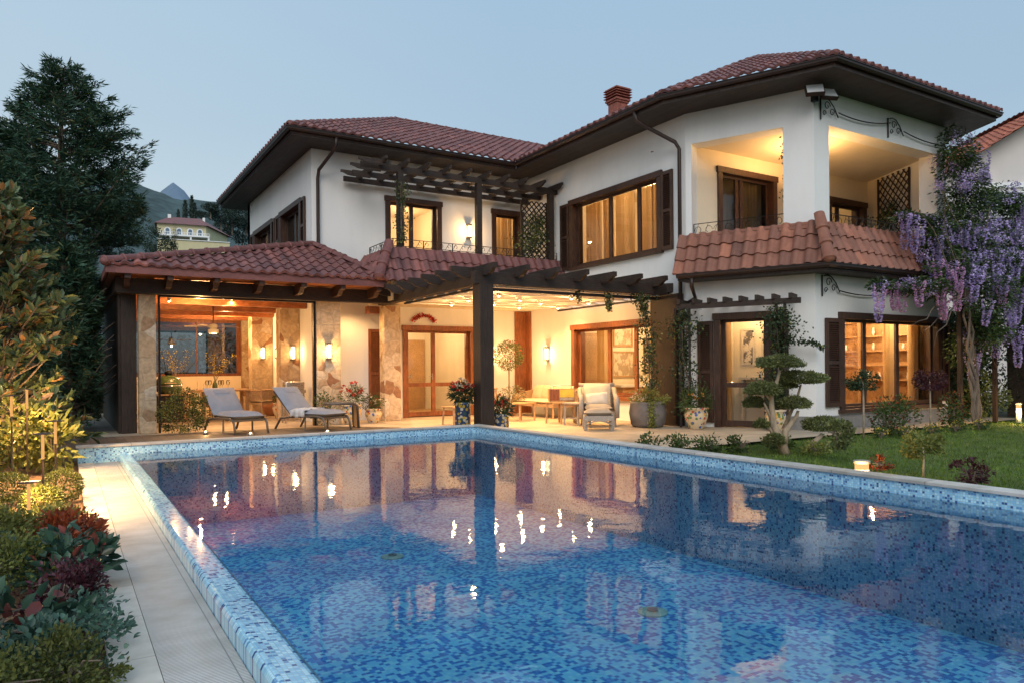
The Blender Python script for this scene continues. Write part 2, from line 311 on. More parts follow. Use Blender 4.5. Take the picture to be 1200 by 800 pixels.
class MB:
    def __init__(s): s.v = []; s.f = []
    def poly(s, pts): i = len(s.v); s.v += [tuple(p) for p in pts]; s.f.append(tuple(range(i, i + len(pts)))); return s
    def hexa(s, a, b):
        i = len(s.v); s.v += a + b; n = len(a)
        s.f.append(tuple(range(i + n - 1, i - 1, -1))); s.f.append(tuple(range(i + n, i + 2 * n)))
        for k in range(n): l = (k + 1) % n; s.f.append((i + k, i + l, i + n + l, i + n + k))
        return s
    def box(s, x0, x1, y0, y1, z0, z1): return s.hexa([(x0, y0, z0), (x1, y0, z0), (x1, y1, z0), (x0, y1, z0)], [(x0, y0, z1), (x1, y0, z1), (x1, y1, z1), (x0, y1, z1)])
    def fbox(s, fr, s0, s1, n0, n1, z0, z1):
        a = [fr.pt(s0, n1, z0), fr.pt(s1, n1, z0), fr.pt(s1, n0, z0), fr.pt(s0, n0, z0)]
        return s.hexa(a, [(p[0], p[1], z1) for p in a])
    def prism(s, pts, z0, z1): return s.hexa([(p[0], p[1], z0) for p in pts], [(p[0], p[1], z1) for p in pts])
    def tube(s, pts, r, n=8, caps=True):
        P = [Vector(p) for p in pts]; rr = r if isinstance(r, (list, tuple)) else [r] * len(P); base = len(s.v)
        up = None
        for k, p in enumerate(P):
            t = (P[min(k + 1, len(P) - 1)] - P[max(k - 1, 0)])
            t = t.normalized() if t.length > 1e-9 else Vector((0, 0, 1))
            if up is None: up = Vector((0, 0, 1)) if abs(t.z) < .9 else Vector((1, 0, 0))
            a = t.cross(up); a = a.normalized() if a.length > 1e-6 else t.orthogonal().normalized()
            b = a.cross(t).normalized(); up = b
            for j in range(n):
                w = 2 * PI * j / n; s.v.append(tuple(p + (a * math.cos(w) + b * math.sin(w)) * rr[k]))
        for k in range(len(P) - 1):
            for j in range(n): l = (j + 1) % n; s.f.append((base + k * n + j, base + k * n + l, base + (k + 1) * n + l, base + (k + 1) * n + j))
        if caps:
            s.f.append(tuple(range(base + n - 1, base - 1, -1))); s.f.append(tuple(range(base + (len(P) - 1) * n, base + len(P) * n)))
        return s
    def bar(s, p, q, w, h=None, up=(0, 0, 1)):
        h = h or w; p = Vector(p); q = Vector(q); t = (q - p).normalized(); a = t.cross(Vector(up))
        a = a.normalized() if a.length > 1e-6 else t.orthogonal().normalized(); b = a.cross(t).normalized()
        f = lambda o: [tuple(o + a * x * w / 2 + b * y * h / 2) for x, y in ((-1, -1), (1, -1), (1, 1), (-1, 1))]
        return s.hexa(f(p), f(q))
    def lathe(s, c, prof, n=24):
        base = len(s.v)
        for r, z in prof:
            for j in range(n): w = 2 * PI * j / n; s.v.append((c[0] + r * math.cos(w), c[1] + r * math.sin(w), c[2] + z))
        for k in range(len(prof) - 1):
            for j in range(n): l = (j + 1) % n; s.f.append((base + k * n + j, base + k * n + l, base + (k + 1) * n + l, base + (k + 1) * n + j))
        s.f.append(tuple(range(base + n - 1, base - 1, -1))); s.f.append(tuple(range(base + (len(prof) - 1) * n, base + len(prof) * n))); return s
    def ball(s, c, r, n=10, sq=1.):
        rx, ry, rz = r if isinstance(r, tuple) else (r, r, r); base = len(s.v); m = n // 2 + 1
        for k in range(m + 1):
            t = PI * k / m; ct = math.cos(t); st = math.sin(t)
            for j in range(n): w = 2 * PI * j / n; s.v.append((c[0] + rx * st * math.cos(w), c[1] + ry * st * math.sin(w), c[2] - rz * ct))
        for k in range(m):
            for j in range(n): l = (j + 1) % n; s.f.append((base + k * n + j, base + k * n + l, base + (k + 1) * n + l, base + (k + 1) * n + j))
        return s
    def pillow(s, c, u, v, w, h, t, n=7):
        """puffy cushion centred at c spanned by unit vectors u (width w) and v (height h), thickness t"""
        c = Vector(c); u = Vector(u).normalized(); v = Vector(v).normalized(); nn = u.cross(v); base = len(s.v)
        for sd in (1, -1):
            for i in range(n + 1):
                for j in range(n + 1):
                    a = i / n * 2 - 1; b = j / n * 2 - 1; e = (1 - abs(a) ** 4) * (1 - abs(b) ** 4)
                    k = 1 - .06 * (1 - e)
                    s.v.append(tuple(c + u * a * w / 2 * k + v * b * h / 2 * k + nn * sd * t / 2 * (max(0, e) ** .5)))
        m = n + 1
        for sd in range(2):
            o = base + sd * m * m
            for i in range(n):
                for j in range(n):
                    q = (o + i * m + j, o + (i + 1) * m + j, o + (i + 1) * m + j + 1, o + i * m + j + 1); s.f.append(q if sd == 0 else q[::-1])
        return s
    def build(s, name, mat, parent=None, smooth=False, bevel=0., label=None):
        me = bpy.data.meshes.new(name); w = wloc(parent)
        me.from_pydata([(a - w.x, b - w.y, c - w.z) for a, b, c in s.v], [], s.f); me.materials.append(M[mat] if isinstance(mat, str) else mat)
        if smooth: me.polygons.foreach_set('use_smooth', [True] * len(me.polygons))
        me.update(); o = bpy.data.objects.new(name, me); link(o, parent)
        if bevel:
            b = o.modifiers.new('bevel', 'BEVEL'); b.width = bevel; b.segments = 2; b.limit_method = 'ANGLE'; b.angle_limit = R(40)
        if label: o['label'] = label
        return o
def npmesh(name, V, F, mat, parent=None, smooth=False):
    """V (n,3) array, F (m,k) int array"""
    w = wloc(parent); me = bpy.data.meshes.new(name); V = (np.asarray(V, dtype=np.float32) - np.array(w, dtype=np.float32)); F = np.asarray(F, dtype=np.int32)
    me.vertices.add(len(V)); me.vertices.foreach_set('co', V.ravel()); m, k = F.shape
    me.loops.add(m * k); me.loops.foreach_set('vertex_index', F.ravel()); me.polygons.add(m)
    me.polygons.foreach_set('loop_start', np.arange(0, m * k, k, dtype=np.int32)); me.polygons.foreach_set('loop_total', np.full(m, k, dtype=np.int32))
    me.update(calc_edges=True); me.validate()
    if smooth: me.polygons.foreach_set('use_smooth', np.ones(len(me.polygons), dtype=bool))
    me.materials.append(M[mat] if isinstance(mat, str) else mat); o = bpy.data.objects.new(name, me); link(o, parent); return o
def unit(a): return a / (np.linalg.norm(a, axis=1, keepdims=True) + 1e-9)
def leaf_arrays(P, D, L, Wd, fold=.25, rich=False):
    n = len(P); P = np.asarray(P, float); D = unit(np.asarray(D, float)); L = np.broadcast_to(L, (n,))[:, None]; Wd = np.broadcast_to(Wd, (n,))[:, None]
    rnd = unit(rng.normal(size=(n, 3)) + np.array([0, 0, .8])); A = unit(np.cross(D, rnd)); Nn = np.cross(A, D)
    if rich:
        V = np.stack([P, P + D * L * .28 + A * Wd * .42 + Nn * Wd * fold, P + D * L * .66 + A * Wd * .4 + Nn * Wd * fold * .6, P + D * L - Nn * L * .12,
                      P + D * L * .66 - A * Wd * .4 + Nn * Wd * fold * .6, P + D * L * .28 - A * Wd * .42 + Nn * Wd * fold], 1).reshape(-1, 3)
        b = (np.arange(n) * 6)[:, None]; F = np.concatenate([b + np.array([[0, 1, 2, 3]]), b + np.array([[0, 3, 4, 5]])])
    else:
        V = np.stack([P, P + D * L * .45 + A * Wd * .5 + Nn * Wd * fold, P + D * L, P + D * L * .45 - A * Wd * .5 + Nn * Wd * fold], 1).reshape(-1, 3)
        b = (np.arange(n) * 4)[:, None]; F = np.concatenate([b + np.array([[0, 1, 2]]), b + np.array([[0, 2, 3]])])
    return V, F
def leaves(name, mat, parent, P, D, L, Wd, fold=.25, rich=False):
    V, F = leaf_arrays(P, D, L, Wd, fold, rich); return npmesh(name, V, F, mat, parent)
def rdir(n, up=0.): return unit(rng.normal(size=(n, 3)) + np.array([0, 0, up]))
def shell(c, r, n, inner=.55, flat=0., clumps=0, cs=.25):
    """points in an ellipsoid shell, gathered into clumps; directions point outward"""
    c = np.array(c, float); r = np.array(r if isinstance(r, (tuple, list)) else (r, r, r), float)
    if clumps:
        cd = unit(rng.normal(size=(clumps, 3))) * rng.uniform(inner, 1, (clumps, 1)); k = rng.integers(0, clumps, n)
        q = cd[k] + rng.normal(size=(n, 3)) * cs; q = np.where(np.linalg.norm(q, axis=1, keepdims=True) > 1.12, unit(q) * 1.08, q)
    else:
        q = unit(rng.normal(size=(n, 3))) * (rng.uniform(inner ** 3, 1, (n, 1)) ** (1 / 3))
    if flat: q[:, 2] = np.where(q[:, 2] < -flat, -flat * rng.uniform(.6, 1, n), q[:, 2])
    return c + q * r, unit(q + rng.normal(size=(n, 3)) * .55)
def copy_tree(o, loc, rz=None, label=None, scale=None):
    def cp(x, par):
        c = x.copy(); COL.objects.link(c)
        if par is not None: c.parent = par
        for ch in list(x.children): cp(ch, c)
        return c
    r = cp(o, None); r.location = loc
    if rz is not None: r.rotation_euler = (0, 0, rz)
    if scale: r.scale = scale if isinstance(scale, tuple) else (scale,) * 3
    if label: r['label'] = label
    return r
def point(loc, w, parent=None, r=.06, col=WARM, name='lamp_light'):
    l = bpy.data.lights.new(name, 'POINT'); l.energy = w; l.color = col; l.shadow_soft_size = r
    o = bpy.data.objects.new(name, l); COL.objects.link(o)
    if parent: o.parent = parent; loc = Vector(loc) - wloc(parent)
    o.location = loc; return o
def spot(loc, w, tgt, ang=110, parent=None, col=WARM, r=.05, blend=.6):
    l = bpy.data.lights.new('lamp_light', 'SPOT'); l.energy = w; l.color = col; l.spot_size = R(ang); l.spot_blend = blend; l.shadow_soft_size = r
    o = bpy.data.objects.new('lamp_light', l); COL.objects.link(o); d = Vector(tgt) - Vector(loc); o.rotation_euler = d.to_track_quat('-Z', 'Y').to_euler()
    if parent: o.parent = parent; loc = Vector(loc) - wloc(parent)
    o.location = loc; return o
# ------------------------------------------------------------------ roof tiles
def tile_slope(name, mat, parent, O, E, U, length, rise, clips=(), per=.23, crs=.31, amp=.046, step=.035):
    """a field of barrel tiles: O lower corner, E unit along the eave, U unit up the slope"""
    O = np.array(O, float); E = np.array(E, float); U = np.array(U, float); E /= np.linalg.norm(E); U /= np.linalg.norm(U)
    Nn = np.cross(E, U); Nn = Nn if Nn[2] > 0 else -Nn
    sub = 10; nu = int(math.ceil(length / per)) * sub + 1; us = np.arange(nu) * per / sub
    p = (np.arange(nu) % sub) / sub; prof = np.where(p < .62, np.sin(PI * np.clip(p / .62, 0, 1)) ** .75 * amp, -np.sin(PI * (p - .62) / .38) * amp * .2)
    nc = int(math.ceil(rise / crs)); rows = []; hs = []
    for k in range(nc):
        j = rng.uniform(-.006, .006)
        rows += [k * crs + j - .02, k * crs + j - .02, (k + .5) * crs, (k + 1) * crs - .002]; hs += [-.01, step, step * .55, 0.01]
    rows = np.array(rows); hs = np.array(hs)
    tj = rng.uniform(-.005, .005, (nu // sub + 2, nc))
    col = (np.arange(nu) // sub)
    jj = np.stack([tj[col, k // 4] for k in range(len(rows))], 0)
    V = O + us[None, :, None] * E + (rows[:, None, None] + jj[:, :, None] * 2) * U + (prof[None, :, None] * np.where(hs < 0, .6, 1)[:, None, None] + hs[:, None, None] + jj[:, :, None]) * Nn
    V = V.reshape(-1, 3); nr = len(rows); i = np.arange(nr - 1)[:, None] * nu + np.arange(nu - 1)[None, :]; i = i.ravel()
    F = np.stack([i, i + 1, i + nu + 1, i + nu], 1)
    o = npmesh(name, V, F, mat, parent); tone = rng.normal(size=(nu // sub + 2, nc)) * .22; rr_ = (np.arange(nr - 1) // 4).clip(0, nc - 1)
    fa_ = tone[col[:-1][None, :].repeat(nr - 1, 0), rr_[:, None].repeat(nu - 1, 1)].ravel().astype(np.float32)
    at_ = o.data.attributes.new('tone', 'FLOAT', 'FACE'); at_.data.foreach_set('value', np.clip(fa_, -.5, .5))
    if clips:
        w = wloc(parent); bm = bmesh.new(); bm.from_mesh(o.data)
        for cp, cn in clips:
            bmesh.ops.bisect_plane(bm, geom=bm.verts[:] + bm.edges[:] + bm.faces[:], plane_co=Vector(cp) - w, plane_no=Vector(cn), clear_outer=True)
        bm.to_mesh(o.data); bm.free()
    o.data.polygons.foreach_set('use_smooth', [True] * len(o.data.polygons))
    try: o.data.set_sharp_from_angle(angle=R(50))
    except Exception: pass
    return o
def ridge_mb(mb, p, q, r=.09, seg=.36, start_cap=True):
    p = Vector(p); q = Vector(q); L = (q - p).length; n = max(1, round(L / seg)); t = (q - p) / L
    a = t.cross(Vector((0, 0, 1))).normalized(); b = a.cross(t).normalized()
    for k in range(n):
        p0 = p + t * (k * L / n - .03); p1 = p + t * ((k + 1) * L / n); base = len(mb.v); m = 8
        for (pp, rr) in ((p0, r * .4), (p0, r * 1.16), (p0 + t * .04, r * 1.16), (p0 + t * .05, r * 1.04), (p1, r * .92)):
            for j in range(m + 1):
                w = PI * j / m - .15 + .3 * j / m * 0; mb.v.append(tuple(pp + a * math.cos(w) * rr + b * (math.sin(w) * rr)))
        for i in range(4):
            for j in range(m): mb.f.append((base + i * (m + 1) + j, base + i * (m + 1) + j + 1, base + (i + 1) * (m + 1) + j + 1, base + (i + 1) * (m + 1) + j))
    if start_cap: mb.ball(tuple(p + t * .02), (r * 1.05, r * 1.05, r * .9), 12)
# ------------------------------------------------------------------ camera
ROLL = -.0089; YAW = math.atan2(525, 854)
fw = Vector((math.sin(YAW), math.cos(YAW), 0)); rt = Vector((math.cos(YAW), -math.sin(YAW), 0)); up = Vector((0, 0, 1))
cx = rt * math.cos(ROLL) + up * math.sin(ROLL); cy = rt * -math.sin(ROLL) + up * math.cos(ROLL); cz = -fw
cam = bpy.data.cameras.new('camera'); camo = bpy.data.objects.new('camera', cam); COL.objects.link(camo)
mtx = Matrix(((cx.x, cy.x, cz.x, 0), (cx.y, cy.y, cz.y, 0), (cx.z, cy.z, cz.z, 1.25), (0, 0, 0, 1))); camo.matrix_world = mtx
cam.sensor_width = 36; cam.lens = 854 / 1200 * 36; cam.shift_y = 32.3 / 1200; cam.clip_start = .05; cam.clip_end = 5000
S.camera = camo
# ------------------------------------------------------------------ sky and light
wd = bpy.data.worlds.new('World'); S.world = wd; wd.use_nodes = True; nt = wd.node_tree; nt.nodes.clear()
wo = nt.nodes.new('ShaderNodeOutputWorld'); bg = nt.nodes.new('ShaderNodeBackground'); sky = nt.nodes.new('ShaderNodeTexSky')
SUN_EL, SUN_AZ = 7., -150.   # low sun behind the camera, just over the horizon
sky.sky_type = 'NISHITA'; sky.sun_disc = False; sky.sun_elevation = R(SUN_EL); sky.sun_rotation = R(SUN_AZ); sky.air_density = 1.; sky.dust_density = .6; sky.ozone_density = 1.6
tc = nt.nodes.new('ShaderNodeTexCoord'); sp = nt.nodes.new('ShaderNodeSeparateXYZ'); nt.links.new(tc.outputs['Generated'], sp.inputs[0])
gr = ramp(nt, math_(nt, 'MAXIMUM', sp.outputs['Z'], 0.), [(0, (.60, .69, .73)), (.12, (.54, .66, .73)), (.3, (.42, .57, .70)), (.5, (.40, .57, .74)), (1, (.62, .84, 1.05))])
sc_ = N(nt, 'VectorMath', operation='SCALE'); nt.links.new(sky.outputs[0], sc_.inputs[0]); sc_.inputs['Scale'].default_value = .10
vd = N(nt, 'VectorMath', operation='DOT_PRODUCT'); nt.links.new(tc.outputs['Generated'], vd.inputs[0]); vd.inputs[1].default_value = (-.62, .62, -.2)
gr = mixc(nt, 1., gr, ramp(nt, math_(nt, 'MULTIPLY_ADD', vd.outputs['Value'], .5, .5), [(.2, (.9, .93, .97)), (.55, (.97, .98, 1.)), (.95, (1.35, 1.22, 1.12))]), 'MULTIPLY')
nt.links.new(mixc(nt, .85, sc_.outputs[0], gr), bg.inputs[0]); bg.inputs[1].default_value = 1.08
SKYBG = bg
nt.links.new(bg.outputs[0], wo.inputs[0])
sl = bpy.data.lights.new('sun', 'SUN'); sl.energy = 1.7; sl.angle = R(40); sl.color = (1., .93, .86); so = bpy.data.objects.new('sun', sl); COL.objects.link(so)
so.rotation_euler = Vector((.5, .78, -.62)).to_track_quat('-Z', 'Y').to_euler()
S.view_settings.view_transform = 'Standard'; S.view_settings.look = 'None'; S.view_settings.exposure = 0; S.view_settings.gamma = 1
S.cycles.use_denoising = True; S.cycles.max_bounces = 7; S.cycles.diffuse_bounces = 3; S.cycles.glossy_bounces = 4; S.cycles.transparent_max_bounces = 16; S.cycles.transmission_bounces = 4
S.cycles.sample_clamp_indirect = 4.; S.cycles.caustics_reflective = False; S.cycles.caustics_refractive = False
# ------------------------------------------------------------------ ground and pool
def struct(mb, name, mat, **k): return tag(mb.build(name, mat, **k), kind='structure')
BIG = 2500
def ring(mb, z, x0, x1, y0, y1, X0, X1, Y0, Y1):
    for a in ((X0, x0, Y0, Y1), (x1, X1, Y0, Y1), (x0, x1, Y0, y0), (x0, x1, y1, Y1)):
        mb.poly([(a[0], a[2], z), (a[1], a[2], z), (a[1], a[3], z), (a[0], a[3], z)])
    return mb
struct(ring(MB(), -.06, .63, 6.5, -6.5, 11.79, -BIG, BIG, -BIG, BIG), 'ground', 'ground')
PX0, PX1, PY0, PY1, WZ = .81, 6.36, -6., 11.62, .105
struct(MB().poly([(.5, -6.4, -1.), (6.6, -6.4, -1.), (6.6, 11.8, -1.), (.5, 11.8, -1.)]), 'pool_floor', 'mos_floor')
struct(MB().box(PX1, 6.49, PY0, 11.78, -1.01, .215), 'pool_wall', 'mos_x')
struct(MB().box(.151, PX1 - .002, PY1, 11.78, -1.01, .215), 'pool_wall', 'mos_y')
struct(MB().box(.5, 6.6, -6.3, -6.001, -1.01, .22), 'pool_wall', 'mos_y')
lip = MB(); pr = [(.645, -1.0), (.645, .085), (.655, .104), (.672, .112), (.80, .097), (.82, .085), (.83, -1.0)]
for (a, b) in zip(pr, pr[1:]): lip.poly([(a[0], -6., a[1]), (a[0], PY1 - .001, a[1]), (b[0], PY1 - .001, b[1]), (b[0], -6., b[1])])
struct(lip, 'pool_overflow_lip', 'mos_top', smooth=False)
struct(MB().box(PX1 - .025, 6.53, -6., 11.595, .217, .25), 'pool_coping', 'coping', bevel=.006)
struct(MB().box(.13, 6.53, 11.597, 11.80, .217, .25), 'pool_coping', 'coping2', bevel=.006)
wt = MB().poly([(.795, -6., WZ), (PX1, -6., WZ), (PX1, PY1, WZ), (.795, PY1, WZ)])
struct(wt, 'pool_water', 'water')
struct(MB().box(.335, .642, -6., 11.615, -.1, .008), 'overflow_grate', 'grate')
struct(MB().box(.15, .331, -6., 11.615, -.1, .012), 'pool_edge_path', 'pavers')
for (x, y) in ((3.36, 8.26), (4.6, 5.05)):
    t = thing('pool_drain', 'round pale green drain cover on the pool floor ' + ('nearer the house' if y > 7 else 'nearer the camera'), 'drain', (x, y, -1.), 'round drain covers on the pool floor')
    MB().lathe((x, y, -1.), [(.14, .0), (.14, .012), (.11, .02), (0.001, .02)], 28).build('cover', basic('pale_green_plastic', (.3, .55, .5), .5), t)
    MB().lathe((x, y, -.985), [(.05, .0), (.05, .02), (.001, .02)], 16).build('hub', 'steel', t)
pat = MB()
for a in ((.2, 26, 11.801, 16.), (-.5, 5.6, 16., 26.), (5.6, 11.6, 16., 17.9), (6.5, 12.2, 8.3, 11.8), (12.2, 19., 8.2, 11.8)): pat.poly([(a[0], a[2], 0), (a[1], a[2], 0), (a[1], a[3], 0), (a[0], a[3], 0)])
struct(pat, 'patio', 'patio')
struct(MB().prism([(-.6, 11.81), (6.1, 11.81), (6.1, 14.6), (5.0, 15.9), (-.6, 15.9)], -.05, .03), 'wooden_deck', 'deck')
struct(MB().poly([(6.54, -8, -.03), (60, -8, -.03), (60, 8.15, -.03), (6.54, 8.15, -.03)]), 'lawn', 'lawn')
struct(MB().poly([(-12, -3, -.02), (.145, -3, -.02), (.145, 16.5, -.02), (-12, 16.5, -.02)]), 'garden_bed', 'mulch')
# mown grass
n = 90000; gx = 6.6 + 13 * rng.random(n) ** 1.5; gy = -1 + 9.1 * rng.random(n)
P = np.stack([gx, gy, np.full(n, -.03)], 1)
tag(leaves('grass', 'grass', None, P, rng.normal(size=(n, 3)) * .45 + [0, 0, 1], rng.uniform(.035, .07, n), .009, .1), kind='stuff')
# ------------------------------------------------------------------ villa
villa = thing('villa', 'white two storey villa with brown shutters and a red tiled hip roof', 'villa', (8, 17.78, 0))
L = Fr((5.2, 17.78), (11.43, 17.78)); A = Fr((11.43, 17.78), (11.43, 11.39)); B = Fr((11.43, 11.39), (12.53, 9.03)); C = Fr((12.53, 9.03), (17.3, 9.03))
LS = Fr((5.2, 25.), (5.2, 17.78))
def wall(fr, s0, s1, z0, z1, ops, parent, mat='plaster', th=.32, name='wall', ends=(True, True)):
    mb = MB(); ss = sorted({s0, s1} | {x for o in ops for x in o[:2] if s0 < x < s1}); zs = sorted({z0, z1} | {x for o in ops for x in o[2:] if z0 < x < z1})
    for i in range(len(ss) - 1):
        for j in range(len(zs) - 1):
            a, b, c, d = ss[i], ss[i + 1], zs[j], zs[j + 1]; m = ((a + b) / 2, (c + d) / 2)
            if any(o[0] < m[0] < o[1] and o[2] < m[1] < o[3] for o in ops): continue
            mb.poly([fr.pt(a, 0, c), fr.pt(b, 0, c), fr.pt(b, 0, d), fr.pt(a, 0, d)]); mb.poly([fr.pt(a, -th, c), fr.pt(b, -th, c), fr.pt(b, -th, d), fr.pt(a, -th, d)][::-1])
    for o in ops:
        a, b, c, d = max(o[0], s0), min(o[1], s1), max(o[2], z0), min(o[3], z1)
        mb.poly([fr.pt(a, 0, c), fr.pt(a, -th, c), fr.pt(a, -th, d), fr.pt(a, 0, d)]); mb.poly([fr.pt(b, 0, c), fr.pt(b, -th, c), fr.pt(b, -th, d), fr.pt(b, 0, d)])
        mb.poly([fr.pt(a, 0, d), fr.pt(b, 0, d), fr.pt(b, -th, d), fr.pt(a, -th, d)])
        if c > z0 + .01: mb.poly([fr.pt(a, 0, c), fr.pt(b, 0, c), fr.pt(b, -th, c), fr.pt(a, -th, c)])
    for e, s in zip(ends, (s0, s1)):
        if e: mb.poly([fr.pt(s, 0, z0), fr.pt(s, -th, z0), fr.pt(s, -th, z1), fr.pt(s, 0, z1)])
    mb.poly([fr.pt(s0, 0, z1), fr.pt(s1, 0, z1), fr.pt(s1, -th, z1), fr.pt(s0, -th, z1)])
    return mb.build(name, mat, parent)
def curtain_mb(fr, s0, s1, n, z0, z1, amp=.05, fr_=44.):
    mb = MB(); k = max(8, int((s1 - s0) * 50)); ph = random.random() * 6
    pts = [(s0 + (s1 - s0) * i / k, n + amp * math.sin(fr_ * (s1 - s0) * i / k + ph + 1.3 * math.sin(i * .21)) + .015 * math.sin(i * 1.7)) for i in range(k + 1)]
    for a, b in zip(pts, pts[1:]): mb.poly([fr.pt(a[0], a[1], z0), fr.pt(b[0], b[1], z0), fr.pt(b[0], b[1], z1), fr.pt(a[0], a[1], z1)])
    return mb
def louvre(fr, s0, s1, z0, z1, n0, parent, mat='frame', name='shutter'):
    mb = MB(); t = .05; w = .065
    mb.fbox(fr, s0, s0 + w, n0, n0 + t, z0, z1).fbox(fr, s1 - w, s1, n0, n0 + t, z0, z1)
    zm = (z0 + z1) / 2
    for a, b in ((z0, z0 + .09), (z1 - .08, z1), (zm - .035, zm + .035)): mb.fbox(fr, s0 + w, s1 - w, n0 + .003, n0 + t - .003, a, b)
    z = z0 + .1
    while z < z1 - .1:
        if abs(z + .02 - zm) > .05:
            mb.poly([fr.pt(s0 + w, n0 + .044, z), fr.pt(s1 - w, n0 + .044, z), fr.pt(s1 - w, n0 + .008, z + .038), fr.pt(s0 + w, n0 + .008, z + .038)])
        z += .042
    mb.fbox(fr, s0 + w, s1 - w, n0, n0 + .006, z0 + .05, z1 - .05)
    return mb.build(name, mat, parent)
def window(fr, s0, s1, z0, z1, parent, panes, mat='frame', rec=.12, arch=.13, proud=.045, midrail=None, door=False, sh=(), curtains=(), glass='glass', sill=True, name=None, lab=None):
    """casing around the opening, recessed sashes split at `panes` (list of s), one glass pane each"""
    mb = MB()
    mb.fbox(fr, s0 - .004, s0 + arch, -.1, proud, z0, z1 - arch - .002); mb.fbox(fr, s1 - arch, s1 + .004, -.1, proud, z0, z1 - arch - .002)
    mb.fbox(fr, s0 - .03, s1 + .03, -.1, proud + .015, z1 - arch, z1 + .004)
    a, b, zt = s0 + arch, s1 - arch, z1 - arch
    zb = z0 + (.02 if door else .1)
    mb.fbox(fr, a, a + .015, -.3, -.1, z0, zt); mb.fbox(fr, b - .015, b, -.3, -.1, z0, zt); mb.fbox(fr, a, b, -.3, -.1, zt, zt + .015)
    if not door: mb.fbox(fr, s0 - .05, s1 + .05, -.12, proud + .05, z0 - .02, z0 + .055); mb.fbox(fr, a, b, -.3, -.12, z0 - .02, zb - .01)
    w = mb.build(name or ('door' if door else 'window'), mat, parent, label=lab)
    ed = [a + .015] + list(panes) + [b - .015]; sb = MB()
    n0 = -rec - .05
    for i in range(len(ed) - 1):
        p, q = ed[i], ed[i + 1]; t = .055; bt = .12 if door else t
        sb.fbox(fr, p, p + t, n0, n0 + .05, zb, zt).fbox(fr, q - t, q, n0, n0 + .05, zb, zt).fbox(fr, p + t, q - t, n0, n0 + .05, zb, zb + bt).fbox(fr, p + t, q - t, n0, n0 + .05, zt - t, zt)
        if midrail: sb.fbox(fr, p + t, q - t, n0, n0 + .05, midrail - .05, midrail + .05)
        g = MB().poly([fr.pt(p + t, n0 + .025, zb + bt), fr.pt(q - t, n0 + .025, zb + bt), fr.pt(q - t, n0 + .025, zt - t), fr.pt(p + t, n0 + .025, zt - t)])
        g.build('pane', glass, w)
    sb.build('sash', mat, w)
    if door:
        s = (panes[0] if panes else b - .09); MB().fbox(fr, s - .05, s - .03, n0 + .05, n0 + .075, 1.0, 1.16).bar(fr.pt(s - .04, n0 + .09, 1.08), fr.pt(s - .15, n0 + .09, 1.08), .018).build('handle', 'steel', w)
    for (p, q, za, zc) in sh: louvre(fr, p, q, za, zc, .012, parent, mat)
    for (p, q) in curtains: curtain_mb(fr, p, q, -.42, zb - (.0 if door else .3), zt + .02).build('curtain', 'curtain', w)
    return w
def room(fr, s0, s1, z0, z1, dep, power, parent, mat='cream', fl='teak', lamps=None):
    n0 = -.325; n1 = n0 - dep; q = lambda a, n, z: fr.pt(a, n, z); mb = MB()
    mb.poly([q(s0, n1, z0), q(s1, n1, z0), q(s1, n1, z1), q(s0, n1, z1)]); mb.poly([q(s0, n0, z0), q(s0, n1, z0), q(s0, n1, z1), q(s0, n0, z1)]); mb.poly([q(s1, n0, z0), q(s1, n1, z0), q(s1, n1, z1), q(s1, n0, z1)])
    mb.poly([q(s0, n0, z1), q(s1, n0, z1), q(s1, n1, z1), q(s0, n1, z1)])
    r = mb.build('room', mat, parent); MB().poly([q(s0, n0, z0), q(s1, n0, z0), q(s1, n1, z0), q(s0, n1, z0)]).build('floor', fl, r)
    for (a, n, z, pw) in (lamps or [((s0 + s1) / 2, (n0 + n1) / 2, z1 - .3, power)]): point(fr.pt(a, n, z), pw * 1.8, r, .03, (1., .66, .34))
    return r
# --- walls
wall(L, 0.001, 6.23, 0, 6.72, [(2.37, 4.5, 0, 2.42), (1.92, 3.52, 4.08, 5.76), (5.1, 6.13, 4.08, 5.76)], villa, ends=(False, False))
wall(A, .0, 6.39, 0, 6.72, [(2.2, 5.66, 3.83, 5.66), (2.24, 5.6, .5, 2.38)], villa, ends=(False, False))
wall(LS, 0, 7.22, 0, 6.72, [(1.0, 3.35, 4.25, 5.66), (4.25, 6.35, 4.25, 5.66)], villa, ends=(True, False))
wall(B, 0, B.L, 0, 3.3, [(.6, 1.78, 0, 2.37)], villa, ends=(False, False))
wall(C, 0, C.L, -.3, 3.3, [(.74, 4.45, .33, 2.33)], villa, ends=(False, True))
wall(B, 0, B.L, 3.3, 6.72, [(.13, 2.02, 4.0, 6.03)], villa, ends=(True, False), th=.4)
wall(C, 0, C.L, 3.3, 6.72, [(.47, 4.38, 4.0, 6.03)], villa, ends=(False, True), th=.4)
D1 = Fr((17.3, 9.03), (18.4, 11.39)); wall(D1, 0, D1.L, -.3, 6.72, [], villa, ends=(False, False)); wall(Fr((18.4, 11.39), (18.4, 25)), 0, 13.6, 0, 6.72, [], villa, ends=(False, True)); wall(Fr((18.4, 25), (5.2, 25)), 0, 13.2, 0, 6.72, [], villa)
# plinth
pl = MB(); pl.fbox(B, 1.9, B.L + .0, 0, .03, -.3, .27); pl.fbox(C, -.02, C.L + .03, 0, .03, -.3, .27); pl.fbox(B, 0, .25, 0, .03, -.1, .27); pl.build('plinth', 'plinth', villa)
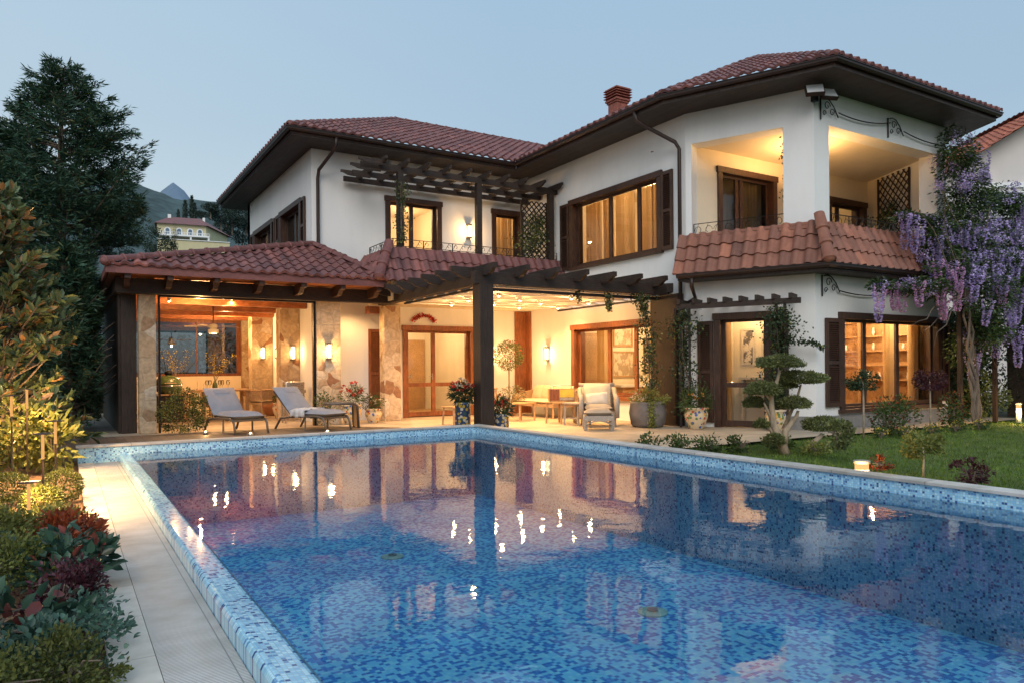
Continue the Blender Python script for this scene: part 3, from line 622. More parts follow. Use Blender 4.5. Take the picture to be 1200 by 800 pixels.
# loggia interior
lf = [(11.62, 11.2), (12.72, 9.2), (17.1, 9.2), (18.1, 11.4), (18.1, 11.5), (11.7, 11.5)]
MB().prism(lf, 3.7, 4.0).build('loggia_floor', 'patio', villa); MB().prism(lf, 6.06, 6.2).build('loggia_ceiling', 'cream', villa)
LG = Fr((11.45, 11.42), (18.3, 11.42)); wall(LG, 0, 6.85, 4.0, 6.06, [(.98, 2.95, 4.05, 5.72), (4.9, 6.5, 4.05, 5.5)], villa, 'cream', th=.2)
LE = Fr((18.05, 11.42), (17.1, 9.3)); wall(LE, 0, LE.L, 4.0, 6.06, [], villa, 'cream', th=.1)
window(LG, .98, 2.95, 4.02, 5.72, villa, [1.75, 1.9], curtains=((1.1, 2.8),), sh=(), sill=False, door=True)
window(LG, 4.9, 6.5, 4.02, 5.5, villa, [5.5], door=True, curtains=((5.0, 5.6),))
room(LG, .6, 3.2, 4.0, 6.0, .9, 12, villa); room(LG, 4.6, 6.6, 4.0, 6.0, .9, 5, villa)
for k_, (x_, y_, w_) in enumerate(((13.35, 9.85, 65), (13.78, 10.16, 95))):
    t_ = thing('added_lamp', 'bowl shaped ceiling lamp of the loggia, ' + ('right behind the corner column', 'the one deeper in the loggia')[k_], 'ceiling lamp', (x_, y_, 5.5), 'bowl lamps of the loggia ceiling')
    MB().lathe((x_, y_, 5.42), [(.03, 0), (.14, .02), (.2, .07), (.21, .12), (.19, .12), (.13, .04), (.001, .03)], 24).build('bowl', 'offwhite', t_, True); MB().tube([(x_, y_, 5.44), (x_, y_, 6.05)], .012, 6).build('stem', 'gutter', t_); point((x_ + .03, y_ + .03, 5.53), w_, t_, .03)  # added bowls hide the bulbs and bounce their light off the ceiling
# --- windows and doors of the outer walls
window(L, 2.37, 4.5, 0, 2.42, villa, [3.3], 'redwood', door=True, midrail=.86, rec=.1, sh=((1.42, 1.9, .05, 2.3), (4.5, 4.98, .05, 2.3)), lab='red brown glazed double door')
window(L, 1.92, 3.52, 4.08, 5.76, villa, [2.7], door=True); window(L, 5.1, 6.13, 4.08, 5.76, villa, [], door=True, curtains=((5.2, 6.05),))
window(A, 2.2, 5.66, 3.83, 5.66, villa, [3.7, 4.75], sh=((1.8, 2.17, 3.85, 5.6), (5.69, 6.03, 3.85, 5.6)), curtains=((2.4, 3.0), (3.05, 3.5), (3.6, 4.3), (4.45, 5.5)))
window(A, 2.24, 5.6, .5, 2.38, villa, [3.62, 4.6], 'redwood', arch=.13, curtains=((2.75, 3.35),))
window(B, .6, 1.78, 0, 2.37, villa, [], door=True, midrail=.88, sh=((.25, .58, .1, 2.22), (1.8, 2.1, .1, 2.22)), curtains=((.72, .84),))
window(C, .74, 4.45, .33, 2.33, villa, [1.75, 2.95], sh=((.27, .72, .45, 2.2), (4.47, 4.76, .45, 2.2)), curtains=((3.0, 3.3), (3.9, 4.3)), rec=.1)
window(LS, 1.0, 3.35, 4.25, 5.66, villa, [2.2], curtains=((1.2, 3.2),), sh=((.55, .98, 4.2, 5.62), (3.37, 3.72, 4.2, 5.62))); window(LS, 4.25, 6.35, 4.25, 5.66, villa, [5.3], sh=((3.86, 4.23, 4.2, 5.62), (6.37, 6.75, 4.2, 5.62)), curtains=((4.4, 6.2),))
rk = room(L, 1.7, 4.9, .01, 2.75, 3.2, 75, villa); MB().fbox(L, 1.75, 3.2, -3.5, -2.9, .02, .9).fbox(L, 1.75, 3.2, -3.5, -3.15, 1.45, 2.3).build('kitchen_cupboard', 'white', rk); MB().fbox(L, 3.9, 4.6, -3.5, -3.46, .02, 2.2).build('inner_door', 'teak', rk); room(L, .35, 4.2, 4.05, 6.0, 3.2, 55, villa, lamps=((2.6, -1.4, 5.7, 45), (3.4, -2.4, 5.4, 18))); room(L, 4.7, 6.15, 4.05, 6.0, 1.5, 14, villa)
room(A, 1.8, 5.62, 3.8, 6.0, 2.6, 55, villa); room(A, 2.1, 5.0, .02, 2.75, 3., 85, villa)
room(B, .62, 1.86, .01, 2.7, .95, 17, villa); rc = room(C, .75, 4.5, .1, 2.75, 2.3, 42, villa, 'cream', lamps=((1.4, -1.2, 2.45, 75), (3.4, -1.0, 2.4, 80))); MB().fbox(C, .77, 4.48, -2.62, -2.58, .1, 1.2).fbox(C, .77, 3.0, -2.62, -2.585, 1.2, 2.7).build('panelling', 'redwood', rc)
room(LS, .8, 3.6, 4.2, 6., 1.5, 3, villa); room(LS, 4.2, 6.6, 4.2, 6., 1.5, 3, villa)
# things seen through the panes
def fpic(fr, s0, s1, n, z0, z1, parent, art, mat='teak', w=.045):
    mb = MB(); mb.fbox(fr, s0, s1, n, n + .03, z0, z0 + w).fbox(fr, s0, s1, n, n + .03, z1 - w, z1).fbox(fr, s0, s0 + w, n, n + .03, z0 + w, z1 - w).fbox(fr, s1 - w, s1, n, n + .03, z0 + w, z1 - w)
    MB().fbox(fr, s0 + w, s1 - w, n, n + .01, z0 + w, z1 - w).build('print', art, parent); return mb.build('picture_frame', mat, parent)
def mk_art(name, base, ink, sc):
    m, nt, out = newmat(name); v = posn(nt, (1, 1, .8)); n1 = noise(nt, v, sc, 4, .7)
    princ(nt, out, ramp(nt, n1, [(.46, base), (.54, ink)]), .6); return m
art1 = mk_art('ink_drawing', (.62, .52, .38), (.35, .26, .17), 7.); art2 = mk_art('dark_ink_figure', (.66, .58, .46), (.12, .1, .09), 6.)
def picture(label, fr, s0, s1, n, z0, z1, art, mat='teak', group=None):
    t = thing('framed_picture', label, 'picture', fr.pt((s0 + s1) / 2, n, z0), group); fpic(fr, s0, s1, n, z0, z1, t, art, mat)
SW = Fr((11.76, 15.67), (14.75, 15.67))
picture('upper of two framed drawings behind the big ground floor window', SW, 1.15, 1.85, .005, 1.85, 2.45, art1); picture('lower framed drawing behind the big ground floor window, above the white console', SW, 1.1, 1.9, .005, 1.0, 1.72, art1)
picture('narrow dark framed print at the right end of the ground floor window', SW, 2.25, 2.75, .005, 1.1, 2.1, art1, 'frame')
MB().fbox(SW, .15, .62, .02, .06, .05, 2.2).build('inner_door', 'teak', villa)
picture('left ink figure picture lit behind the glazed corner door', B, .8, 1.1, -1.27, 1.3, 2.1, art2, 'offwhite'); picture('right ink figure picture lit behind the glazed corner door', B, 1.24, 1.54, -1.27, 1.3, 2.1, art2, 'offwhite')
t = thing('console_table', 'pale console below the ink figures behind the corner door', 'table', B.pt(1.25, -1.1, 0)); MB().fbox(B, .8, 1.8, -1.26, -1.0, .98, 1.03).build('tabletop', 'offwhite', t)
for s in (.85, 1.7): MB().fbox(B, s, s + .05, -1.24, -1.04, 0.01, .98).build('leg', 'offwhite', t)
t = thing('console_table', 'white console standing behind the big ground floor window', 'table', SW.pt(1.9, .3, 0)); MB().fbox(SW, 1.0, 2.9, .02, .5, .74, .8).build('tabletop', 'white', t); MB().fbox(SW, 1.1, 2.8, .05, .45, .02, .74).build('cabinet', 'teak', t)
t = thing('bookcase', 'red wood bookcase with lit shelves of ornaments seen through the corner window', 'bookcase', (16.8, 10.6, 0))
CW = Fr((17.02, 11.6), (17.02, 9.4))
mb = MB(); mb.fbox(CW, .05, 2.1, .0, .04, .12, 2.7)
for s in (.05, .75, 1.4, 2.05): mb.fbox(CW, s, s + .05, .04, .34, .12, 2.7)
mb.build('carcass', 'teak', t)
for z in (.9, 1.25, 1.6, 1.95, 2.3): MB().fbox(CW, .1, 2.05, .04, .3, z, z + .03).build('shelf', 'teak', t)
for k in range(16):
    s = .2 + 1.75 * random.random(); z = random.choice((.93, 1.28, 1.63, 1.98)); h = random.uniform(.1, .22); r_ = random.uniform(.025, .05)
    o = MB().lathe(CW.pt(s, .18, z), [(r_ * .6, 0), (r_, h * .4), (r_ * .5, h * .8), (r_ * .6, h)], 10).build('ornament', 'white', None, True); tag(o, 'small white ornament on the lit bookcase shelves', 'ornament', 'white ornaments on the bookcase')
for z in (1.22, 1.57, 1.92, 2.27): point(CW.pt(.45, .25, z - .02), 1.2, t, .03); point(CW.pt(1.1, .25, z - .02), 1.2, t, .03)
# --- main roof
EZ = 6.86; K = .48; OV = .83
def hp(p, q):
    dx, dy = q[0] - p[0], q[1] - p[1]; l = math.hypot(dx, dy); n = (-dy / l, dx / l); return n, n[0] * p[0] + n[1] * p[1]
def inter(a, b): (n1, c1), (n2, c2) = a, b; d = n1[0] * n2[1] - n1[1] * n2[0]; return ((c1 * n2[1] - c2 * n1[1]) / d, (n1[0] * c2 - n2[0] * c1) / d)
def hip_roof(poly, skip, parent, mat, ez, k, extra={}):
    n = len(poly); hs = [hp(poly[i], poly[(i + 1) % n]) for i in range(n)]
    def h(i, x, y): return hs[i][0][0] * x + hs[i][0][1] * y - hs[i][1]
    for i in range(n):
        p, q = poly[i], poly[(i + 1) % n]; Lg = math.hypot(q[0] - p[0], q[1] - p[1]); e = ((q[0] - p[0]) / Lg, (q[1] - p[1]) / Lg, 0); m = hs[i][0]
        if i in skip: continue
        clips = []
        for j in range(n):
            if j == i: continue
            dn = (m[0] - hs[j][0][0], m[1] - hs[j][0][1], 0); l = math.hypot(dn[0], dn[1])
            if l < 1e-6: continue
            # point on the line h_i = h_j
            c = hs[i][1] - hs[j][1]; pt = (dn[0] * c / l / l, dn[1] * c / l / l, 0); clips.append((pt, (dn[0] / l, dn[1] / l, 0)))
        clips += extra.get(i, [])
        U = (m[0], m[1], k); p = (p[0] - m[0] * .07, p[1] - m[1] * .07); ez_ = ez + .035; reach = 1.06 * max(h(i, *v) for v in poly) * math.hypot(1, k) / 1.6
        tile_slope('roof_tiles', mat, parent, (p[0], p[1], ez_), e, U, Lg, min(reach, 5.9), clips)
roofm = MB().poly([(11, 12, 6.0), (11.1, 12, 6.0), (11.1, 12.1, 6.0)]).build('roof', 'tile', villa)
pa = [(10.6, 25.8), (10.6, 11.4), None, None, (19.2, 12), (19.2, 25.8)]
pA = [hp((11.43, 17.78), (11.43, 11.39)), hp((11.43, 11.39), (12.53, 9.03)), hp((12.53, 9.03), (17.3, 9.03)), hp((17.3, 9.03), (18.4, 11.39)), hp((18.4, 11.39), (18.4, 25))]
pA = [(n, c - OV) for n, c in pA]
eAB, eBC, eCD, eDE = (inter(pA[i], pA[i + 1]) for i in range(4))
polyA = [(10.6, 25.83), eAB, eBC, eCD, eDE, (pA[4][1] / pA[4][0][0], 25.83)]
hip_roof(polyA, (3, 4, 5), roofm, 'tile', EZ, K, {0: [((10.55, 16.98, 0), (-.7071, .7071, 0))]})
polyL = [(4.48, 25.83), (4.48, 16.93), (14.9, 16.93), (14.9, 25.83)]
hip_roof([(4.48, 25.83), (4.48, 16.93), (24., 16.93), (24., 25.83)], (0, 2, 3), roofm, 'tile', EZ, K * 1.02, {1: [((14.6, 0, 0), (1, 0, 0)), ((10.55, 16.93, 0), (1 / 1.4142, -1 / 1.4142, 0))]})
hip_roof([(4.48, 25.83), (4.48, 16.93), (24., 16.93), (24., 25.83)], (1, 2, 3), roofm, 'tile', EZ, K * 1.02)
def zr(t): return EZ + K * t
def rdg(p, q, r=.09, cap=True, par=None, mat='tile'):
    m = MB(); ridge_mb(m, p, q, r, start_cap=cap); m.build('ridge_tiles', mat, par or roofm, True)
ap = inter((pA[0][0], pA[0][1] + 3.87), (pA[2][0], pA[2][1] + 3.87)); apz = zr(3.87)
rdg((eAB[0], eAB[1], EZ + .05), (ap[0], ap[1], apz + .06)); rdg( (eBC[0], eBC[1], EZ + .05), (ap[0] - .02, ap[1], apz + .06))
rdg((4.48, 16.93, EZ + .05), (8.93, 21.38, zr(4.45) + .1)); rdg((8.93, 21.38, zr(4.45) + .1), (14.6, 21.38, zr(4.45) + .1), cap=False)
rdg((eCD[0], eCD[1], EZ + .05), (ap[0] + 1.5, ap[1] + .3, apz + .05)); rdg((4.48, 25.83, EZ + .05), (8.93, 21.38, zr(4.45) + .1))

# soffit, fascia, gutter
sf = MB(); sf.prism([(4.5, 16.95), (10.6, 16.95), (10.6, 25.8), (4.5, 25.8)], 6.70, 6.73)
sf.prism([(10.602, 25.8), (10.602, eAB[1]), eAB, eBC, eCD, eDE, (19.2, 25.8)], 6.698, 6.73); sf.build('soffit', 'soffit', villa)
fa = MB(); gt = MB()
def eave_run(pts, z, fas=fa, gut=gt, gr_=.065, h=.13):
    for p, q in zip(pts, pts[1:]):
        f = Fr(p, q); fas.fbox(f, -.0, f.L, -.03, -.002, z - h, z)
    # gutter half pipe
    P3 = []
    n = len(pts)
    for i in range(n):
        d0 = Fr(pts[max(i - 1, 0)], pts[max(i - 1, 0) + 1]).n; d1 = Fr(pts[min(i, n - 2)], pts[min(i, n - 2) + 1]).n
        mx_, my_ = d0[0] + d1[0], d0[1] + d1[1]; l = math.hypot(mx_, my_); mx_, my_ = mx_ / l, my_ / l; cs = mx_ * d0[0] + my_ * d0[1]; P3.append((pts[i], (mx_ / cs, my_ / cs)))
    prof = [(0.0, .0), (.005, -.05), (.035, -.085), (.075, -.085), (.105, -.05), (.11, .0), (.125, .005), (.125, -.01)]
    for (a, da), (b, db) in zip(P3, P3[1:]):
        for (o0, h0), (o1, h1) in zip(prof, prof[1:]):
            gut.poly([(a[0] + da[0] * o0, a[1] + da[1] * o0, z + h0), (b[0] + db[0] * o0, b[1] + db[1] * o0, z + h0), (b[0] + db[0] * o1, b[1] + db[1] * o1, z + h1), (a[0] + da[0] * o1, a[1] + da[1] * o1, z + h1)])
eave_run([(4.48, 25.8), (4.48, 16.93), (10.6, 16.93)], 6.86); eave_run([(10.6, 16.93), eAB, eBC, eCD, eDE], 6.86)
fa.build('fascia', 'frame', villa)
gt.build('gutter', 'gutter', villa, True)
# main hips on the skirt roofs
def skirt(pts, z0, z1, o0, o1, parent, mat, cap=True, ends=(None, None), per=.24, crs=.315):
    """steep tiled skirt along the wall line pts: bottom offset o0 at z0, top offset o1 at z1"""
    hs = [hp(pts[i], pts[i + 1]) for i in range(len(pts) - 1)]; m = MB(); n = len(hs); kk = (z1 - z0) / (o0 - o1)
    for i in range(n):
        nn, c = hs[i]; p, q = pts[i], pts[i + 1]; Lg = math.hypot(q[0] - p[0], q[1] - p[1]); e = ((q[0] - p[0]) / Lg, (q[1] - p[1]) / Lg, 0)
        O = (p[0] - nn[0] * o0 - e[0] * 1., p[1] - nn[1] * o0 - e[1] * 1., z0); U = (nn[0] * (o0 - o1), nn[1] * (o0 - o1), z1 - z0); clips = []
        for j, at in ((i - 1, p), (i + 1, q)):
            if 0 <= j < n:
                n2 = hs[j][0]; dn = Vector((nn[0] - n2[0], nn[1] - n2[1], 0)).normalized(); clips.append(((at[0], at[1], 0), tuple(dn)))
            else:
                sg = -1 if j < 0 else 1; ex = ends[0] if j < 0 else ends[1]; ex = 0 if ex is None else ex
                clips.append(((at[0] + sg * e[0] * ex, at[1] + sg * e[1] * ex, 0), (sg * e[0], sg * e[1], 0)))
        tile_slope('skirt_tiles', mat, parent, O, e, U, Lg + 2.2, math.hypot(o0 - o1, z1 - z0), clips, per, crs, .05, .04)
        if 0 < i:
            def cor(o):
                a = (hs[i - 1][0], hs[i - 1][1] - o); b = (hs[i][0], hs[i][1] - o); return inter(a, b)
            a, b = cor(o0 + .05), cor(o1 + .05); ridge_mb(m, (a[0], a[1], z0 + .06), (b[0], b[1], z1 + .14), .115, .34)
    if m.v: m.build('hip_tiles', mat, parent, True)
corner = MB(); corner.fbox(B, .1, B.L, 0, .16, 4.0, 4.06).fbox(C, 0, 4.6, 0, .16, 4.0, 4.062)
sk = corner.build('balcony_skirt_roof', 'tile_warm', villa)
skirt([B.pt(-.1, 0, 0)[:2], (12.53, 9.03), C.pt(4.75, 0, 0)[:2]], 3.2, 4.04, .5, .12, sk, 'tile_warm')
fa2 = MB(); gt2 = MB(); e1 = inter((hp(B.p, (12.53, 9.03))[0], hp(B.p, (12.53, 9.03))[1] - .47), (hp((12.53, 9.03), (17.3, 9.03))[0], hp((12.53, 9.03), (17.3, 9.03))[1] - .47))
bs = B.pt(-.02, .47, 0)[:2]; ce = C.pt(4.75, .47, 0)[:2]
MB().prism([bs, e1, ce, C.pt(4.75, 0, 0)[:2], (12.53, 9.03), B.pt(.02, 0, 0)[:2]], 3.06, 3.09).build('skirt_soffit', 'soffit', villa)
eave_run([bs, e1, ce], 3.19, fa2, gt2); fa2.build('fascia', 'frame', villa); gt2.build('gutter', 'gutter', villa, True)
# column feet curb
cb = MB(); cb.fbox(B, 1.98, B.L + .07, .0, .2, 3.93, 3.99).fbox(C, -.07, .52, 0, .2, 3.93, 3.985); cb.build('curb', 'tile_warm', villa)
# balcony over the porch
bal = MB().box(6.62, 11.42, 16.12, 17.77, 2.9, 4.1).build('balcony', 'cream', villa)
MB().box(6.58, 11.42, 16.06, 16.16, 4.1, 4.15).box(6.54, 6.62, 16.06, 17.77, 4.1, 4.15).build('curb', 'tile', bal)
skirt([(6.62, 17.75), (6.62, 16.12), (11.42, 16.12)], 3.3, 4.1, .5, .07, bal, 'tile')
# chimney
ch = MB().box(12.4, 12.76, 14.8, 15.16, 7.2, 8.24).box(12.37, 12.79, 14.77, 15.19, 8.24, 8.29).box(12.34, 12.82, 14.74, 15.22, 8.29, 8.34).build('chimney', 'brick', villa)
mb = MB(); mb.box(12.34, 12.82, 14.74, 15.22, 8.6, 8.63).box(12.42, 12.74, 14.82, 15.14, 8.34, 8.6)
for z in (8.38, 8.45, 8.52, 8.58): mb.box(12.31, 12.85, 14.71, 15.25, z, z + .015)
mb.build('chimney_cowl', 'brick', ch)
# rain pipes
def pipe(pts, name='downpipe', parent=villa, r=.042):
    mb = MB().tube(pts, r, 10); mb.build(name, 'gutter', parent, True)
pipe([(10.55, 12.02, 6.78), (10.6, 12.0, 6.6), (10.75, 11.95, 6.5), (11.26, 11.52, 6.1), (11.33, 11.47, 5.95), (11.33, 11.47, .1)])
pipe([(5.55, 16.9, 6.78), (5.55, 16.92, 6.6), (5.5, 17.1, 6.45), (5.34, 17.6, 6.15), (5.33, 17.68, 5.95), (5.33, 17.68, 4.35), (5.45, 17.66, 4.2), (5.8, 17.4, 4.1)])
q = B.pt(.3, .52, 0); pipe([(q[0], q[1], 3.1), (q[0], q[1], 2.92), (11.5, 11.2, 2.72), (11.22, 11.5, 2.5), (11.22, 11.5, .05)])
# railings with scrolls
def railing(pts, z0, z1, parent, name='railing'):
    mb = MB()
    for p, q in zip(pts, pts[1:]):
        f = Fr(p, q); mb.bar(f.pt(0, 0, z1), f.pt(f.L, 0, z1), .028, .012).bar(f.pt(0, 0, z0 + .03), f.pt(f.L, 0, z0 + .03), .014)
        k = max(1, round(f.L / .85)); w = f.L / k
        for i in range(k + 1): mb.bar(f.pt(i * w, 0, z0 - .02), f.pt(i * w, 0, z1), .02)
        m = max(2, round(f.L / .2)); ww = f.L / m; zc = (z0 + z1) / 2 + .01; r = (z1 - z0) * .36
        for i in range(m):
            s = (i + .5) * ww; sg = 1 if i % 2 else -1; pts_ = []
            for t in range(15):
                a = t / 14 * 4.6; rr = r * (1 - t / 20); pts_.append(f.pt(s + sg * (rr * math.cos(a) * .8), 0, zc + rr * math.sin(a)))
            mb.tube(pts_, .006, 4)
            mb.tube([f.pt(s - ww / 2, 0, z0 + .03), f.pt(s, 0, z1 - .01)][:: (1 if i % 2 else -1)], .005, 4)
    return mb.build(name, 'metal', parent)
railing([(6.66, 17.7), (6.66, 16.16), (11.38, 16.16)], 4.16, 4.36, villa)
railing([B.pt(.14, -.1, 0)[:2], B.pt(2.02, -.1, 0)[:2]], 4.0, 4.32, villa); railing([C.pt(.47, -.1, 0)[:2], C.pt(4.38, -.1, 0)[:2]], 4.0, 4.32, villa)
# ------------------------------------------------------------------ dining veranda beside the house
ver = thing('veranda', 'open dining veranda with crazy paved stone columns and a low tiled roof', 'veranda', (3, 16.6, 0))
for (x0, x1, y0, y1) in ((1.3, 1.62, 16.6, 16.92), (4.93, 5.5, 16.55, 16.95), (4.7, 5.19, 18.9, 19.35), (4.6, 5.19, 21.76, 22.2), (4.75, 5.19, 23.9, 24.3), (1.3, 1.62, 23.9, 24.3)):
    MB().box(x0, x1, y0, y1, 0, 2.86).build('stone_column', 'stone', ver, bevel=.012)
MB().box(1.66, 1.7, 16.62, 16.72, 0, 2.86).box(4.88, 4.93, 16.6, 16.7, 0, 2.86).box(1.7, 4.88, 16.62, 16.7, 2.8, 2.86).build('screen_track', 'metal', ver)
bm_ = MB().box(.88, 6.62, 16.42, 16.6, 2.87, 3.14).box(.88, 1.06, 16.6, 24.4, 2.87, 3.14).box(.9, 6.6, 16.41, 16.605, 2.835, 2.866)
bm_.build('beam', 'darkbeam', ver)
for x in (1.0, 1.75, 2.62, 3.5, 4.38, 5.25, 6.1):
    mb = MB(); mb.hexa([(x, 15.75, 3.06), (x + .11, 15.75, 3.06), (x + .11, 16.42, 2.99), (x, 16.42, 2.99)], [(x, 15.75, 3.17), (x + .11, 15.75, 3.17), (x + .11, 16.42, 3.14), (x, 16.42, 3.14)])
    mb.hexa([(x + .003, 16.02, 2.94), (x + .107, 16.02, 2.94), (x + .107, 16.41, 2.92), (x + .003, 16.41, 2.92)], [(x + .003, 15.9, 3.05), (x + .107, 15.9, 3.05), (x + .107, 16.41, 2.99), (x + .003, 16.41, 2.99)])
    mb.build('rafter_tail', 'frame', ver)
MB().prism([(.75, 15.75), (6.3, 15.75), (6.3, 17.76), (5.18, 17.76), (5.18, 24.4), (.75, 24.4)], 3.17, 3.2).build('ceiling', 'ceilwood', ver)
for y in (18.2, 19.9, 21.6, 23.3): MB().box(1.1, 5.18, y, y + .13, 2.8, 2.98).build('cross_beam', 'ceilwood', ver)
for x in (1.5, 2.2, 2.9, 3.6, 4.3, 5.0): MB().box(x, x + .1, 16.61, 24.3, 3.0, 3.165).build('rafter', 'ceilwood', ver)
MB().box(.68, 6.28, 15.68, 15.72, 3.14, 3.3).box(.68, .72, 15.72, 24.4, 3.14, 3.3).build('fascia', 'tile', ver)
E1, E2, Q, Q2, E3 = Vector((.7, 15.7, 3.28)), Vector((6.3, 15.7, 3.28)), Vector((5.22, 17.78, 4.27)), Vector((5.22, 24.4, 4.27)), Vector((.7, 24.4, 3.28))
vr = MB().poly([E1, E2, Q]).poly([E1, Q, Q2, E3]).poly([E2, (6.3, 17.75, 3.28), Q]).build('roof', 'tile', ver)
U = (0, 2.08, .99); h1 = Vector((Q.x - E1.x, Q.y - E1.y, 0)).normalized(); h2 = Vector((Q.x - E2.x, Q.y - E2.y, 0)).normalized()
tile_slope('roof_tiles', 'tile', ver, (.7, 15.66, 3.3), (1, 0, 0), U, 5.8, 2.5, [(E1, (-h1.y, h1.x, 0)), (E2, (h2.y * 1, -h2.x * 1, 0) if h2.x > 0 else (-h2.y * -1, h2.x * -1, 0))], .23, .31)
tile_slope('roof_tiles', 'tile', ver, (6.34, 15.7, 3.3), (0, 1, 0), (-1.08, 0, .99), 2.05, 1.5, [(E2, (-h2.y, h2.x, 0) if h2.x > 0 else (h2.y * -1, h2.x, 0))], .23, .31)
rdg(E1 + Vector((-.03, -.03, .06)), Q + Vector((0, 0, .07)), .1, True, ver); rdg(E2 + Vector((.02, -.02, .06)), Q + Vector((0, 0, .07)), .1, True, ver)
# glazed end wall with low parapet
MB().box(1.62, 4.75, 24.0, 24.2, 0, 1.12).build('parapet', 'cream', ver)
mb = MB().box(1.62, 4.75, 24.02, 24.1, 1.12, 1.2).box(1.62, 4.75, 24.02, 24.1, 2.75, 2.86)
for x in (1.62, 3.45, 4.62): mb.box(x, x + (.13 if x > 4 else .03), 24.02, 24.1, 1.2, 2.75)
w = mb.build('window', 'redwood', ver); MB().poly([(1.65, 24.05, 1.2), (4.62, 24.05, 1.2), (4.62, 24.05, 2.75), (1.65, 24.05, 2.75)]).build('pane', 'mirrorglass', w)
MB().box(1.0, 1.28, 16.9, 17.0, 0, 2.86).build('side_post', 'darkwood', ver)
# side screen, dark timber
MB().box(.95, 1.0, 17.0, 23.9, .0, 2.86).build('side_screen', 'darkwood', ver)
# ------------------------------------------------------------------ big pergola on the patio
per_ = thing('pergola', 'dark timber pergola on one thick post at the pool corner', 'pergola', (6.73, 11.96, 0))
MB().box(6.585, 6.875, 11.82, 12.11, 0, 2.84).build('post', 'darkwood', per_, bevel=.01)
MB().box(6.5, 11.40, 11.88, 12.03, 2.842, 3.08).build('beam', 'darkbeam', per_, bevel=.008); MB().box(6.65, 6.8, 12.04, 17.15, 2.843, 3.081).build('beam', 'darkbeam', per_, bevel=.008)
MB().box(6.74, 7.18, 16.98, 17.3, 0, 2.84).build('stone_column', 'stone', per_, bevel=.012)
MB().box(11.22, 11.4, 11.45, 12.3, 0, 2.838).build('wall_post', 'darkwood', per_)
MB().box(11.36, 11.42, 17.5, 17.76, 0, 2.88).box(11.02, 11.36, 17.7, 17.76, 0, 2.88).build('wall_board', 'redwood', per_)
MB().box(6.45, 7.3, 17.28, 17.5, 2.66, 2.84).build('corbel', 'redwood', per_)
def tail(p, d, ln, z, w=.075, h=.2, back=.9):
    """rafter end with a scooped underside: p on the beam, d outward"""
    px, py = -d[1] * w / 2, d[0] * w / 2
    prof = [(-back, 0), (0.02, 0), (ln * .4, .0), (ln * .62, h * .12), (ln * .8, h * .4), (ln * .9, h * .5), (ln, h * .5), (ln, h), (-back, h)]
    a = [(p[0] + d[0] * s + px, p[1] + d[1] * s + py, z + t) for s, t in prof]; b = [(x - 2 * px, y - 2 * py, zz) for x, y, zz in a]; return MB().hexa(a, b)
for k in range(8): tail((6.65, 12.32 + k * .66), (-1, 0), .42, 3.0, .085, .2, .25).build('rafter_end', 'darkbeam', per_)
for x in (6.72, 7.42, 8.12, 8.82, 9.52, 10.22, 10.92): tail((x, 11.88), (0, -1), .42, 3.0, .085, .2, .6).build('rafter_end', 'darkbeam', per_)
tail((11.3, 11.95), (.77, -.64), .42, 2.9, .085, .2, .1).build('rafter_end', 'darkbeam', per_)
t = thing('awning', 'cream folding awning with sagging folds under the pergola', 'awning', (9, 14, 2.9))
V = []; F = []; ny = 170; nx = 2; y0, y1 = 12.12, 16.05
for i in range(ny + 1):
    y = y0 + (y1 - y0) * i / ny; z = 2.93 - .075 * abs(math.sin(PI * (y - y0) / .56)) ** .7
    for x in (6.92, 11.36): V.append((x, y, z))
for i in range(ny): a = i * 2; F.append((a, a + 1, a + 3, a + 2))
npmesh('canopy', V, F, 'canvas', t, True)
mb = MB()
for k in range(8): mb.bar((6.9, y0 + .56 * k, 2.835), (11.38, y0 + .56 * k, 2.835), .022)
mb.build('cross_bars', 'white', t)
va = MB(); vb = basic('blue_grey_valance', (.2, .28, .4), .8)
for k in range(7):
    ys = y0 + .56 * k; pts = [(6.885, ys + .56 * i / 10, 2.9 - .12 * math.sin(PI * i / 10)) for i in range(11)]; va.poly([(6.885, ys, 2.93)] + pts + [(6.885, ys + .56, 2.93)])
va.build('valance', vb, t)
for x in (6.9, 11.34): MB().box(x - .02, x + .03, 12.06, 16.06, 2.80 if x < 7 else 2.78, 2.84 if x < 7 else 2.82).build('rail', 'darkwood', t)
MB().box(6.92, 11.3, 12.05, 12.1, 2.74, 2.8).build('front_bar', 'gutter', t)
# spot lights under the awning
spots = [(7.91, 15.6), (7.75, 14.46), (8.75, 15.04), (9.82, 15.6), (8.76, 13.88), (7.81, 13.21), (9.68, 14.42), (10.76, 15.24), (9.57, 13.04), (10.62, 13.78)]
mb0 = None
for k, (x, y) in enumerate(spots):
    if k == 0:
        t0 = thing('ceiling_spot', 'lit round spotlight under the patio awning rails', 'spotlight', (x, y, 2.78), 'spotlights under the awning', local=True)
        MB().lathe((0, 0, 0), [(.045, 0), (.05, .02), (.05, .05), (.02, .06)], 14).build('housing', 'white', t0, True)
        MB().ball((0, 0, -.004), (.024, .024, .016), 10).build('bulb', 'bulb', t0, True)
    else: copy_tree(t0, (x, y, 2.78))
    spot((x, y, 2.73), 150, (x, y, 0), 150, None, WARM, .03, .9); point((x, y, 2.72), 15, None, .03)
